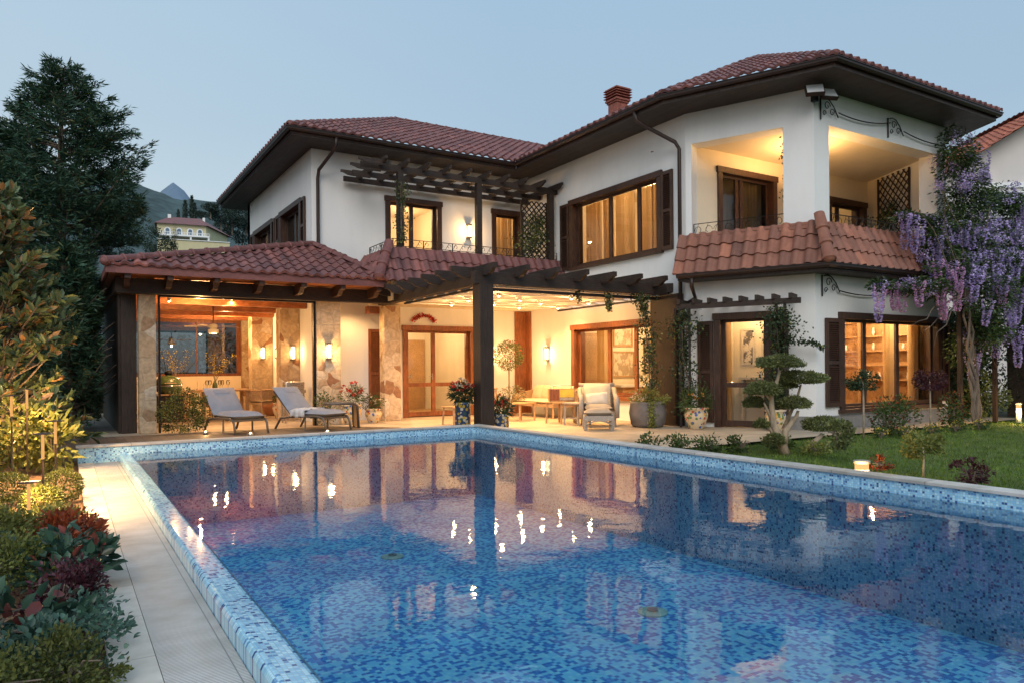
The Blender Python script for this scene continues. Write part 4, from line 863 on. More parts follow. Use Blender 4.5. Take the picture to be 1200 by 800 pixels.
# ------------------------------------------------------------------ pergola over the balcony
bp = thing('balcony_pergola', 'dark timber pergola on three posts over the upper balcony', 'pergola', (9, 16.2, 4.15))
for x in (6.86, 9.0, 11.22): MB().box(x - .07, x + .07, 16.13, 16.27, 4.152, 5.95).build('post', 'darkbeam', bp)
MB().box(5.9, 11.75, 16.15, 16.25, 5.95, 6.1).build('beam', 'darkbeam', bp); MB().box(5.95, 11.38, 16.9, 16.97, 5.95, 6.07).build('beam', 'darkbeam', bp); MB().box(5.95, 11.38, 17.55, 17.62, 5.95, 6.07).build('beam', 'darkbeam', bp)
for k in range(10):
    x = 6.35 + k * .55
    mb = tail((x, 16.12), (0, -1), .38, 6.04, .06, .14, 1.6); mb.build('rafter', 'darkbeam', bp)
for y in (15.95, 16.5, 17.2): tail((6.2, y), (-1, 0), .45, 6.0, .05, .12, .3).build('rafter_end', 'darkbeam', bp)
# pergola over the corner door
dp = thing('door_pergola', 'small dark timber pergola over the corner door', 'pergola', B.pt(1.2, .35, 0))
mb = MB(); mb.bar(B.pt(-.08, .42, 2.52), B.pt(2.42, .42, 2.52), .07, .11); mb.build('beam', 'darkbeam', dp)
for k in range(8): a = B.pt(.0 + k * .32, .5, 2.62); b = B.pt(.0 + k * .32, .0, 2.62); MB().bar(a, b, .06, .1).build('rafter', 'darkbeam', dp)
for s in (.0, .2, 1.96, 2.12): a = B.pt(s, .4, 0); MB().bar(B.pt(s, .4, 0), B.pt(s, .4, 2.47), .055).build('post', 'darkbeam', dp)
mb = MB()
for k in range(9): mb.bar(B.pt(.02, .4, .3 + k * .25), B.pt(.2, .4, .3 + k * .25), .02); mb.bar(B.pt(1.97, .4, .3 + k * .25), B.pt(2.12, .4, .3 + k * .25), .02)
mb.build('lattice', 'darkbeam', dp)
def lattice(fr, s0, s1, z0, z1, n, sp, name, label):
    t = thing(name, label, 'trellis', fr.pt((s0 + s1) / 2, n, z0)); mb = MB(); w = s1 - s0; h = z1 - z0
    for sg, nn in ((1, n), (-1, n + .014)):
        c = -h
        while c < w + h:
            a0, a1 = (c, 0), (c + h, h)
            lo = max(0, -c) if True else 0; hi = min(h, w - c)
            if hi > lo:
                p = (c + lo, lo); q = (c + hi, hi)
                if sg < 0: p = (w - p[0], p[1]); q = (w - q[0], q[1])
                mb.bar(fr.pt(s0 + p[0], nn, z0 + p[1]), fr.pt(s0 + q[0], nn, z0 + q[1]), .03, .012, up=(fr.n[0], fr.n[1], 0))
            c += sp
    mb.build('slats', 'darkbeam', t)
    MB().fbox(fr, s0 - .03, s0, n - .02, n + .02, z0, z1).build('border', 'darkbeam', t); MB().fbox(fr, s1, s1 + .03, n - .02, n + .02, z0, z1).build('border', 'darkbeam', t); return t
lattice(LE, .55, 1.7, 4.3, 6.0, .06, .2, 'trellis_panel', 'dark lattice trellis panel at the right end of the loggia')
lattice(Fr((10.55, 16.6), (11.35, 16.6)), .0, .8, 4.2, 5.8, 0, .16, 'trellis_panel', 'dark lattice trellis at the right end of the upper balcony')
# ------------------------------------------------------------------ lamps
def sconce(label, loc, rz, h=.38, w=.13, pw=36, group='glass wall lamps around the villa'):
    t = thing('wall_lamp', label, 'wall lamp', loc, group, rz, True)
    MB().box(-w / 2, w / 2, -.02, 0, -h / 2, h / 2).build('backplate', 'steel', t)
    mb = MB().box(-w / 2, w / 2, -.125, -.02, h / 2 - .02, h / 2).box(-w / 2, w / 2, -.125, -.02, -h / 2, -h / 2 + .02)
    for sx in (-1, 1): mb.box(sx * (w / 2 - .004) - .006, sx * (w / 2 - .004) + .006, -.125, -.113, -h / 2 + .02, h / 2 - .02)
    mb.build('cage', 'gutter', t)
    MB().lathe((0, -.068, -h / 2 + .04), [(.036, 0), (.04, .02), (.04, h - .1), (.03, h - .08)], 12).build('glass_tube', 'lamp', t, True)
    l = point((0, -.2, 0), pw, None, .05); l.parent = t; return t
sconce('glass wall lamp between the brown board and the big patio window', (11.425, 16.65, 1.66), -PI / 2)
sconce('glass wall lamp on the patio wall partly behind the thick pergola post', (10.24, 17.775, 1.62), 0)
sconce('glass wall lamp on the front of the middle stone column', (5.2, 16.545, 1.7), 0)
sconce('glass wall lamp on the upper balcony wall between the two doors', (9.54, 17.775, 5.05), 0, pw=30)
sconce('glass wall lamp on the first inner stone pier of the veranda', (5.0, 18.895, 1.72), 0, pw=14)
sconce('glass wall lamp on the far inner stone pier of the veranda', (4.9, 21.755, 1.78), 0, pw=14)
for y, s in ((20.2, 'nearer'), (21.0, 'farther')): sconce('slim white glass wall lamp on the veranda side wall, the %s one' % s, (5.195, y, 1.75), -PI / 2, .3, .08, 5, 'slim lamps of the veranda')
t = thing('floodlight_pair', 'pair of white square floodlights under the roof corner', 'floodlight', (12.45, 8.9, 6.45))
MB().box(12.4, 12.5, 8.9, 9.0, 6.38, 6.5).build('bracket', 'metal', t)
for d, a in ((-.2, -.75), (.2, -.35)):
    mb = MB(); Rm = Matrix.Rotation(a, 3, 'Z') @ Matrix.Rotation(-.6, 3, 'X'); c = Vector((12.42 + d, 8.78, 6.5))
    mb.box(-.17, .17, -.04, .04, -.13, .13); mb.v = [tuple(c + Rm @ Vector(v)) for v in mb.v]; h = mb.build('lamp_head', 'gutter', t)
    mb = MB().box(-.15, .15, -.047, -.041, -.11, .11); mb.v = [tuple(c + Rm @ Vector(v)) for v in mb.v]; mb.build('lens', 'white', h)
def scroll_bracket(label, x, z, w=.5, h=.42, y=9.02):
    t = thing('iron_bracket', label, 'bracket', (x, y, z)); mb = MB(); mb.bar((x, y - .01, z - h), (x, y - .01, z), .025)
    yy = y - .05; P_ = [(x, yy, z - .02), (x + w * .2, yy, z), (x + w * .45, yy, z - .02), (x + w * .75, yy, z - .14), (x + w, yy, z - .32)]
    mb.tube(P_, .012, 6)
    for cx_, cz_, r in ((x + w * .3, z - .14, .1), (x + w * .62, z - .25, .085), (x + w * .12, z - .3, .06)):
        mb.tube([(cx_ + r * (1 - i / 22) * math.cos(i * .42), yy, cz_ + r * (1 - i / 22) * math.sin(i * .42)) for i in range(18)], .009, 5)
    mb.build('scrolls', 'metal', t)
scroll_bracket('wrought iron scroll bracket high by the floodlights', 12.72, 6.52); scroll_bracket('wrought iron scroll bracket high on the middle of the loggia wall', 15.0, 6.52); scroll_bracket('wrought iron scroll bracket above the left shutter of the corner window', 12.72, 3.04); scroll_bracket('wrought iron scroll bracket above the right part of the corner window', 15.1, 3.04)
def cable(name, label, pts, r=.012):
    t = MB().tube(pts, r, 6).build(name, 'metal', None, True); tag(t, label, 'cable')
def sag(p, q, s, n=14): return [tuple(Vector(p).lerp(Vector(q), i / n) - Vector((0, 0, s * 4 * (i / n) * (1 - i / n)))) for i in range(n + 1)]
cable('cable', 'black cable strung between the high iron brackets', sag((13.22, 8.96, 6.3), (15.0, 8.96, 6.4), .08)); cable('cable', 'black cable from the high middle bracket to the wisteria corner', sag((15.5, 8.96, 6.3), (17.2, 8.96, 6.25), .06)); cable('cable', 'black cable along the wall over the corner window', sag((13.2, 8.96, 2.75), (15.1, 8.96, 2.8), .08))
# ------------------------------------------------------------------ ceiling fan
t = thing('ceiling_fan', 'pale ceiling fan with a round lamp hanging in the veranda', 'fan', (3.25, 19.8, 2.3))
MB().tube([(3.25, 19.8, 2.42), (3.25, 19.8, 3.1)], .015, 8).build('rod', 'gutter', t); MB().lathe((3.25, 19.8, 2.34), [(.06, 0), (.1, .03), (.1, .1), (.04, .13)], 16).build('motor', 'offwhite', t, True)
MB().lathe((3.25, 19.8, 2.22), [(.1, 0), (.13, .02), (.13, .1), (.08, .12)], 18).build('lamp_shade', 'petalwhite', t, True)
for k in range(5):
    a = .3 + k * 2 * PI / 5; d = Vector((math.cos(a), math.sin(a), 0)); n_ = Vector((-d.y, d.x, 0)); c = Vector((3.25, 19.8, 2.4)); MB().poly([c + d * .1 + n_ * .04, c + d * .68 + n_ * .07 + Vector((0, 0, .02)), c + d * .7 - n_ * .06 - Vector((0, 0, .01)), c + d * .1 - n_ * .04]).build('blade', 'offwhite', t)
point((3.25, 19.8, 2.17), 30, t, .03)
t = thing('ceiling_spot', 'lit spotlight by the left front column of the veranda', 'spotlight', (1.9, 16.9, 2.74)); MB().lathe((1.9, 16.9, 2.74), [(.04, 0), (.045, .06), (.02, .09)], 12).build('housing', 'white', t, True); MB().ball((1.9, 16.9, 2.735), (.02, .02, .014), 8).build('bulb', 'bulb', t); spot((1.9, 16.95, 2.7), 22, (2.1, 17.4, 0), 120, t)
for (x, y) in ((2.4, 22.5), (3.4, 18.2), (2.2, 20.5), (6.0, 17.0)):  # last spot added out of view to brighten the porch wall
    t = thing('ceiling_spot', 'lit spotlight on the veranda ceiling near the dining table', 'spotlight', (x, y, 2.95), 'veranda ceiling spotlights'); MB().lathe((x, y, 2.95), [(.04, 0), (.045, .06), (.02, .09)], 12).build('housing', 'white', t, True); MB().ball((x, y, 2.945), (.02, .02, .014), 8).build('bulb', 'bulb', t); spot((x, y, 2.9), 110, (x, y, 0), 150, t)
for x, y, z in ((2.6, 17.6, 2.5), (3.9, 21.8, 2.5)): point((x, y, z), 170, None, .02)  # extra fill lights without fixtures, added to brighten the veranda
# under eave glow on rafters
# ------------------------------------------------------------------ furniture
def ldir(rz): return lambda x, y: (x, y)
def lounger(label, loc, rz):
    t = thing('sun_lounger', label, 'sun lounger', loc, 'grey sun loungers on the deck', rz, True)
    for s in (-1, 1):
        x = s * .33
        MB().tube([(x, -.98, .0), (x, -.93, .2), (x, -.86, .27), (x, -.7, .295), (x, .1, .27), (x, .45, .23), (x * 1.02, .62, .0)], .024, 8).build('side_frame', 'sling', t, True)
    MB().bar((-.33, -.5, .27), (.33, -.5, .27), .04).bar((-.33, .1, .26), (.33, .1, .26), .04).bar((-.33, -.84, .26), (.33, -.84, .26), .04).bar((-.3, -.3, .0), (-.3, -.3, .26), .03).bar((.3, -.3, 0), (.3, -.3, .26), .03).build('crossbars', 'sling', t)
    MB().pillow((0, -.38, .345), (1, 0, 0), (0, 1, 0), .7, 1.16, .17).build('seat_cushion', 'greyfab', t, True)
    a = R(43); u = (0, math.cos(a), math.sin(a)); c = (0, .17 + .36 * math.cos(a), .36 + .36 * math.sin(a))
    MB().bar((0, .16, .3), (0, .2 + .72 * math.cos(a), .3 + .72 * math.sin(a)), .6, .02, up=(0, -math.sin(a), math.cos(a))).build('backrest_frame', 'sling', t)
    bk = MB().pillow(c, (1, 0, 0), u, .7, .86, .15).build('back_cushion', 'greyfab', t, True)
    c2 = (0, .17 + .6 * math.cos(a) - .06 * math.sin(a), .36 + .58 * math.sin(a) + .03)
    MB().pillow(c2, (1, 0, 0), u, .44, .2, .1).build('head_pillow', 'greyfab', t, True)
    return t
lounger('grey sun lounger at the left, without a towel', (2.95, 15.85, .03), R(11)); lounger('grey sun lounger at the right with a pale towel', (4.4, 15.5, .03), R(24))
# towel
def towel():
    c = Vector((4.4, 15.5, .03)); rz = R(24); Rz = Matrix.Rotation(rz, 3, 'Z'); V = []; F = []; nx, ny = 22, 18
    for i in range(nx + 1):
        for j in range(ny + 1):
            x = -.42 + .6 * i / nx; y = -.35 + .42 * j / ny; z = .415 + .012 * math.sin(i * .9 + j * .5) + .01 * math.sin(j * 1.7)
            if x < -.33: z -= (-.33 - x) * 1.6; x = -.36 + .02 * math.sin(j)
            V.append(tuple(c + Rz @ Vector((x, y, z))))
    for i in range(nx):
        for j in range(ny): a = i * (ny + 1) + j; F.append((a, a + 1, a + ny + 2, a + ny + 1))
    o = npmesh('towel', V, F, basic('pale_towel', (.5, .5, .52), .95, bscale=250, bs=.6), None, True); m_ = o.modifiers.new('s', 'SOLIDIFY'); m_.thickness = .02; tag(o, 'crumpled pale towel lying on the right lounger', 'towel')
towel()
t = thing('side_table', 'bent grey brown side table arching beside the right lounger', 'table', (5.1, 15.0, .03))
MB().tube([(4.72, 15.0, .56), (5.25, 15.05, .56), (5.36, 15.06, .5), (5.38, 15.06, .03)], .03, 8).tube([(4.72, 15.3, .56), (5.25, 15.35, .56), (5.36, 15.36, .5), (5.38, 15.36, .03)], .03, 8).build('frame', 'sling', t, True); MB().box(4.72, 5.27, 15.0, 15.35, .545, .57).build('tabletop', 'sling', t); MB().box(5.365, 5.395, 15.06, 15.36, .05, .5).build('side_panel', 'teak', t)
# dining table and chairs
t = thing('dining_table', 'long pale wooden dining table set with glasses in the veranda', 'table', (3.4, 20.6, 0))
MB().box(2.3, 4.3, 20.1, 21.1, .74, .79).build('tabletop', 'teak', t, bevel=.01)
for x in (2.4, 4.12):
    for y in (20.2, 20.95): MB().box(x, x + .08, y, y + .08, 0, .738).build('leg', 'teak', t)
def chair(label, loc, rz, group='woven dining chairs'):
    t = thing('dining_chair', label, 'chair', loc, group, rz, True)
    for x, y in ((-.23, -.22), (.23, -.22), (-.25, .24), (.25, .24)): MB().bar((x * 1.08, y * 1.08, 0), (x, y, .66 if y < 0 else .8), .035).build('leg', 'teak', t)
    MB().pillow((0, 0, .46), (1, 0, 0), (0, 1, 0), .5, .48, .07).build('seat_cushion', 'cushion', t, True); MB().box(-.25, .25, -.24, .24, .38, .43).build('seat', 'teak', t)
    mb = MB()
    arc = [(-.27, -.2), (-.28, .1), (-.24, .26), (0, .3), (.24, .26), (.28, .1), (.27, -.2)]
    for a, b in zip(arc, arc[1:]):
        for k in range(5):
            f0, f1 = k / 5, (k + 1) / 5; x0 = a[0] + (b[0] - a[0]) * f0; y0 = a[1] + (b[1] - a[1]) * f0; x1 = a[0] + (b[0] - a[0]) * f1; y1 = a[1] + (b[1] - a[1]) * f1
            mb.bar((x0, y0, .5), (x1, y1, .74), .014).bar((x1, y1, .5), (x0, y0, .74), .014)
    mb.build('woven_back', 'rattan', t); MB().tube([(x, y, .75) for x, y in arc], .022, 8).tube([(x, y, .5) for x, y in arc], .014, 6).build('armrest', 'teak', t, True)
    return t
chair('woven dining chair on the near side of the table, seen from behind', (3.25, 19.75, 0), PI); chair('woven dining chair at the right end of the table', (4.5, 20.2, 0), PI + .6); chair('woven dining chair on the near left side of the table', (2.35, 19.9, 0), PI - .3); chair('woven dining chair on the far side of the table', (3.2, 21.5, 0), 0)
for k, (x, y) in enumerate(((3.2, 20.5), (3.3, 20.7), (3.5, 20.4), (3.6, 20.65), (3.72, 20.5))):
    t = thing('wine_glass', 'clear wine glass standing on the dining table', 'glass', (x, y, .79), 'wine glasses on the dining table'); MB().lathe((x, y, .79), [(.035, 0), (.006, .01), (.006, .1), (.045, .14), (.05, .19), (.036, .24)], 12).build('bowl', mk_glass('goblet_glass', 1.2) if k == 0 else bpy.data.materials['goblet_glass'], t, True)
for x, h, s in ((2.95, .22, 'taller'), (3.1, .16, 'shorter')):
    o = MB().tube([(x, 20.35, .79), (x, 20.35, .79 + h)], .012, 8).build('candle', 'petalwhite'); tag(o, '%s cream candle on the dining table' % s, 'candle')
def branches(name, label, cat, base, h, n, mat='fl_yellow', seed=3, spread=.35, vase='greenglaze'):
    t = thing(name, label, cat, base); rr = random.Random(seed); mb = MB(); P = []; D = []
    MB().lathe(base, [(.05, 0), (.07, .05), (.06, .14), (.03, .2), (.035, .22)], 14).build('vase', vase, t, True)
    for k in range(n):
        a = rr.random() * 6.28; s = spread * rr.uniform(.5, 1.2); p = [Vector(base) + Vector((0, 0, .18))]
        for i in range(5): p.append(p[-1] + Vector((math.cos(a) * s / 5 * (1 + i * .2), math.sin(a) * s / 5, h / 5)) + Vector((rr.uniform(-.02, .02),) * 2 + (0,)))
        mb.tube(p, [.008, .007, .006, .005, .004, .003], 5)
        for q in p[2:]:
            for _ in range(7): P.append(tuple(q + Vector((rr.gauss(0, .035), rr.gauss(0, .035), rr.gauss(0, .04))))); D.append((rr.gauss(0, 1), rr.gauss(0, 1), rr.gauss(0, 1)))
    mb.build('stems', 'bark', t); leaves('blossom', mat, t, P, D, .035, .03, .2); return t
branches('flower_vase', 'vase of blossoming branches behind the green grill', 'vase', (2.75, 22.9, .9), .75, 7); branches('flower_vase', 'vase of tall blossoming branches on the dining table', 'vase', (3.45, 20.85, .79), .7, 6, seed=8)
# kamado grill
t = thing('kamado_grill', 'green egg shaped ceramic grill on a dark cart at the veranda front', 'grill', (2.05, 18.6, 0))
MB().box(1.78, 2.35, 18.35, 18.9, .1, .72).build('cart', 'darkwood', t); MB().box(1.66, 2.62, 18.3, 18.95, .72, .755).build('shelf', 'teak', t)
MB().lathe((2.07, 18.6, .74), [(.18, 0), (.27, .08), (.29, .17), (.285, .2)], 26).build('bowl', 'greenglaze', t, True); MB().lathe((2.07, 18.6, .95), [(.292, 0), (.288, .04), (.25, .14), (.16, .21), (.05, .235)], 26).build('lid', 'greenglaze', t, True)
MB().lathe((2.07, 18.6, .93), [(.295, 0), (.3, .01), (.295, .025)], 26).build('band', 'steel', t, True); MB().lathe((2.07, 18.6, 1.18), [(.06, 0), (.08, .02), (.08, .09), (.05, .11)], 14).build('chimney_cap', 'metal', t, True); MB().tube([(1.95, 18.32, 1.0), (1.95, 18.26, 1.0), (2.19, 18.26, 1.0), (2.19, 18.32, 1.0)], .012, 6).build('handle', 'teak', t)
t = thing('gas_grill', 'small grey grill on a stand behind the right lounger', 'grill', (4.75, 17.9, 0))
mb = MB().box(4.5, 5.02, 17.75, 18.1, .72, .8)
for x in (4.53, 4.97):
    for y in (17.78, 18.06): mb.bar((x, y, 0), (x, y, .72), .03)
mb.build('stand', 'steel', t); MB().box(4.53, 5.0, 17.78, 18.08, .8, 1.0).build('hood', 'steel', t, bevel=.03)
# planters
def urn(loc, r, h, mat, label, cat='planter', group=None, plant=None):
    t = thing('flower_pot', label, cat, loc, group)
    MB().lathe(loc, [(r * .55, 0), (r * .62, .02), (r * .95, h * .5), (r, h * .7), (r * .86, h * .88), (r * 1.02, h * .93), (r * 1.02, h), (r * .85, h), (r * .8, h * .9)], 28).build('pot', mat, t, True)
    MB().lathe(loc, [(r * .8, h * .88), (r * .8, h * .9), (.001, h * .9)], 20).build('soil', 'soil', t)
    return t
def bushin(t, c, r, n, mat, L=.06, Wd=.03, name='foliage', clumps=14, **k):
    P, D = shell(c, r, n, .3, clumps=clumps, cs=.22, **k); return leaves(name, mat, t, P, D, rng.uniform(L * .7, L * 1.2, n), Wd)
def flowers(t, c, r, n, mat, s=.03, k=6, name='flower'):
    """each bloom is a little rosette of petals"""
    P, D = shell(c, r, n, .75); P = np.where(P[:, 2:3] < c[2] - .02, P + [0, 0, .05], P)
    PP = np.repeat(P, k, 0); DD = np.repeat(D, k, 0) * .5 + rng.normal(size=(n * k, 3)) * .8
    return leaves(name, mat, t, PP, DD, s, s * .8, .2)
t = urn((5.02, 21.2, 0), .26, .45, 'terracotta', 'far terracotta pot of clipped green in the veranda'); bushin(t, (5.02, 21.2, .55), (.24, .24, .16), 500, 'lf_box', .04)
t = urn((4.9, 19.7, 0), .22, .42, 'majolica', 'painted pot of clipped green against the first veranda pier'); bushin(t, (4.9, 19.7, .5), (.2, .2, .14), 400, 'lf_box', .04)
t = urn((5.72, 16.5, 0), .24, .46, 'majolica', 'painted urn of red and white flowers right of the middle stone column'); bushin(t, (5.72, 16.5, .66), (.28, .28, .26), 500, 'lf_mid', .12, .018); flowers(t, (5.72, 16.5, .78), (.28, .28, .22), 18, 'fl_red', .065); flowers(t, (5.75, 16.5, .74), (.3, .3, .2), 18, 'fl_white', .035)
t = urn((6.3, 16.6, 0), .2, .34, 'majolica', 'smaller painted urn with white flowers by the right stone column'); bushin(t, (6.3, 16.6, .5), (.24, .24, .2), 420, 'lf_mid', .1, .018); flowers(t, (6.3, 16.6, .55), (.25, .25, .16), 16, 'fl_white', .035)
def tallpot(loc, h, r, label):
    t = thing('flower_pot', label, 'planter', loc); MB().lathe(loc, [(r * .9, 0), (r, .01), (r, h - .04), (r * 1.06, h - .035), (r * 1.06, h), (r * .9, h), (r * .88, h - .03)], 28).build('pot', 'bluepot', t, True)
    MB().lathe(loc, [(r * .9, h - .05), (r * .9, h - .04), (.001, h - .04)], 16).build('soil', 'soil', t); return t
t = tallpot((6.42, 12.24, 0), .64, .15, 'tall blue and yellow painted pot of tulips left of the pergola post'); bushin(t, (6.42, 12.24, .78), (.21, .21, .17), 420, 'lf_dark', .16, .03, clumps=0); flowers(t, (6.38, 12.24, .92), (.26, .22, .14), 16, 'fl_red', .055, 7, 'tulips'); flowers(t, (6.46, 12.26, .97), (.22, .22, .12), 16, 'fl_white', .055, 7, 'white_tulips')
t = tallpot((7.14, 12.05, 0), .4, .16, 'shorter blue painted pot of red tulips right of the pergola post'); bushin(t, (7.14, 12.05, .52), (.2, .2, .16), 380, 'lf_dark', .15, .03, clumps=0); flowers(t, (7.1, 12.05, .64), (.19, .19, .14), 14, 'fl_red', .055, 7, 'tulips'); flowers(t, (7.2, 12.0, .5), (.2, .2, .08), 8, 'fl_white', .04)
t = urn((11.0, 10.72, 0), .24, .44, 'majolica', 'round painted pot with orange lilies left of the corner door'); bushin(t, (11.0, 10.72, .56), (.24, .24, .22), 260, 'lf_mid', .26, .022, clumps=0); flowers(t, (11.02, 10.68, .68), (.2, .2, .1), 6, leafm('orange_petal', (.5, .2, .02), (.75, .35, .05)), .06)
q = B.pt(1.95, .5, 0); t = urn(q, .2, .42, 'majolica', 'round painted pot right of the corner door, half hidden by the cloud tree'); bushin(t, (q[0], q[1], .6), (.2, .2, .22), 500, 'lf_dark', .06)
t = thing('planter', 'wide grey planter with trailing plants at the foot of the right pergola post', 'planter', (10.62, 11.75, 0))
MB().lathe((10.62, 11.75, 0), [(.3, 0), (.36, .06), (.4, .3), (.37, .5), (.38, .54), (.34, .54), (.33, .5)], 30).build('pot', 'greypot', t, True); bushin(t, (10.62, 11.72, .62), (.42, .4, .17), 1200, 'lf_light', .05, .025); flowers(t, (10.3, 11.65, .62), (.2, .2, .12), 40, 'fl_white', .025); flowers(t, (10.35, 11.6, .72), (.12, .12, .08), 6, 'fl_red', .03)
P = np.array([(10.4 + rng.normal() * .05, 11.38 + rng.normal() * .03, .55 * rng.random()) for _ in range(350)]); leaves('trailing_stems', 'lf_light', t, P, rdir(350), .045, .03)
# topiary
t = thing('topiary_tree', 'round clipped standard tree with red fruit in front of the brown board', 'tree', (10.2, 16.75, 0))
MB().lathe((10.2, 16.75, 0), [(.16, 0), (.2, .3), (.21, .32), (.18, .32)], 20).build('pot', 'terracotta', t, True); MB().tube([(10.2, 16.75, .3), (10.21, 16.76, .8), (10.2, 16.75, 1.3)], .022, 8).build('trunk', 'palebark', t)
P, D = shell((10.2, 16.75, 1.62), .4, 2200, .55); leaves('crown', 'lf_olive', t, P, D, .055, .022)
P, D = shell((10.2, 16.75, 1.62), .41, 16, .95); mb = MB()
for p in P: mb.ball(tuple(p), .022, 6)
mb.build('fruit', 'red', t, True); P, D = shell((10.2, 16.6, .55), (.4, .3, .28), 500, .4); leaves('underplanting', 'lf_olive', t, P, D, .06, .02); flowers(t, (10.25, 16.6, .62), (.4, .3, .22), 26, 'fl_white', .035)
# sofa
t = thing('sofa', 'rattan sofa with ivory cushions under the patio wall lamp', 'sofa', (10.78, 16.0, 0), None, -PI / 2, True)
MB().box(-1.0, 1.0, -.36, .36, .28, .36).build('seat', 'rattan', t); MB().pillow((0, -.02, .41), (1, 0, 0), (0, 1, 0), 1.9, .7, .12).build('seat_cushion', 'cushion', t, True)
for x in (-.95, .95):
    for y in (-.33, .33): MB().bar((x, y, 0), (x * .97, y * .95, .3), .045).build('leg', 'teak', t)
for x in (-1.0, 1.0):
    MB().hexa([(x - .03, -.36, .36), (x + .03, -.36, .36), (x + .03, .38, .36), (x - .03, .38, .36)], [(x - .03, -.3, .56), (x + .03, -.3, .56), (x + .03, .42, .7), (x - .03, .42, .7)]).build('arm', 'rattan', t)
MB().hexa([(-1, .34, .36), (1, .34, .36), (1, .4, .36), (-1, .4, .36)], [(-1, .42, .74), (1, .42, .74), (1, .47, .74), (-1, .47, .74)]).build('backrest', 'rattan', t)
for x, r in ((-.6, .06), (-.15, -.05), (.35, .05), (.75, 0)): MB().pillow((x, .25, .62), (math.cos(r), 0, math.sin(r)), (0, .3, .95), .46, .42, .14).build('back_pillow', 'cushion', t, True)
t = chair('woven armchair half hidden behind the tulips, right of the pergola post', (8.7, 15.6, 0), 1.9, None); t.scale = (1.15, 1.15, 1.05)
def stool(name, label, loc, w, d, h, mat='teak', shelf=False, rz=.3, cat='table'):
    t = thing(name, label, cat, loc, None, rz, True); MB().box(-w / 2, w / 2, -d / 2, d / 2, h - .035, h).build('tabletop', mat, t, bevel=.008)
    for x in (-1, 1):
        for y in (-1, 1): MB().bar((x * (w / 2 - .03), y * (d / 2 - .03), 0), (x * (w / 2 - .05), y * (d / 2 - .05), h - .036), .04).build('leg', mat, t)
    if shelf: MB().box(-w / 2 + .06, w / 2 - .06, -d / 2 + .06, d / 2 - .06, .14, .16).build('shelf', mat, t)
    return t
stool('coffee_table', 'low light wood table in front of the sofa', (9.45, 15.0, 0), .62, .5, .44)
stool('side_table', 'light wood table carrying the radio', (9.75, 13.75, 0), .55, .5, .5); stool('side_table', 'woven side table with a lower shelf beside the rattan armchair', (9.75, 13.1, 0), .5, .45, .5, 'greyrattan', True)
stool('side_table', 'small light wood stool at the left of the pergola post by the double door', (7.6, 14.9, 0), .45, .42, .42)
t = thing('radio', 'old brown and cream portable radio with its antenna up, on the small table', 'radio', (9.78, 13.75, .5), None, R(-25), True)
MB().box(-.3, .3, -.09, .09, .01, .3).build('case', 'teak', t, bevel=.012); MB().box(-.285, -.06, -.094, -.088, .03, .28).build('speaker_grille', 'redwood', t); MB().box(-.05, .28, -.094, -.088, .1, .28).build('tuning_dial', 'petalyellow', t); MB().box(-.05, .28, -.096, -.088, .03, .09).build('control_panel', 'steel', t); MB().tube([(-.24, 0, .3), (-.24, 0, .36), (.24, 0, .36), (.24, 0, .3)], .01, 6).build('handle', 'steel', t)
MB().tube([(.25, .05, .3), (.25, .05, 1.0)], .006, 6).build('antenna', 'steel', t)
# rattan armchair and ottoman
t = thing('rattan_armchair', 'grey woven armchair with ivory cushions facing the pool', 'armchair', (9.95, 12.6, 0), None, R(-35), True)
MB().box(-.34, .34, -.34, .3, .2, .32).build('seat', 'greyrattan', t)
for x in (-.33, .33):
    for y in (-.32, .32): MB().bar((x, y, 0), (x, y, .26), .05).build('leg', 'greyrattan', t)
for x in (-.38, .38): MB().tube([(x, -.4, .2), (x, -.44, .5), (x, -.38, .6), (x, -.2, .63), (x * 1.02, .2, .66), (x, .42, .8)], .05, 8).hexa([(x - .02, -.38, .2), (x + .02, -.38, .2), (x + .02, .34, .2), (x - .02, .34, .2)], [(x - .02, -.38, .58), (x + .02, -.38, .58), (x + .02, .38, .68), (x - .02, .38, .68)]).build('arm', 'greyrattan', t, True)
MB().hexa([(-.36, .28, .25), (.36, .28, .25), (.36, .34, .25), (-.36, .34, .25)], [(-.38, .55, .88), (.38, .55, .88), (.38, .6, .88), (-.38, .6, .88)]).tube([(-.4, .57, .88), (.4, .57, .88)], .045, 8).build('backrest', 'greyrattan', t, True)
MB().pillow((0, -.04, .4), (1, 0, 0), (0, 1, 0), .64, .66, .15).build('seat_cushion', 'taupe', t, True); MB().pillow((0, .36, .66), (1, 0, 0), (0, .4, .92), .62, .58, .15).build('back_cushion', 'cushion', t, True); MB().pillow((-.02, .18, .58), (1, 0, .1), (0, .35, .94), .5, .3, .13).build('lumbar_pillow', 'offwhite', t, True)
t = thing('ottoman', 'grey woven ottoman with a taupe cushion in front of the armchair', 'ottoman', (9.3, 11.78, 0), None, R(-35), True)
MB().box(-.3, .3, -.27, .27, .2, .3).build('seat', 'greyrattan', t); mb = MB()
for x in (-.27, .27):
    for y in (-.24, .24): MB().bar((x, y, 0), (x, y, .22), .05).build('leg', 'greyrattan', t)
for y in (-.26, .26): mb.tube([(-.27 + .54 * i / 10, y, .2 - .09 * (1 - math.sin(PI * i / 10))) for i in range(11)], .014, 6)
mb.build('arched_apron', 'greyrattan', t, True); MB().pillow((0, 0, .36), (1, 0, 0), (0, 1, 0), .62, .56, .15).build('cushion', 'taupe', t, True)
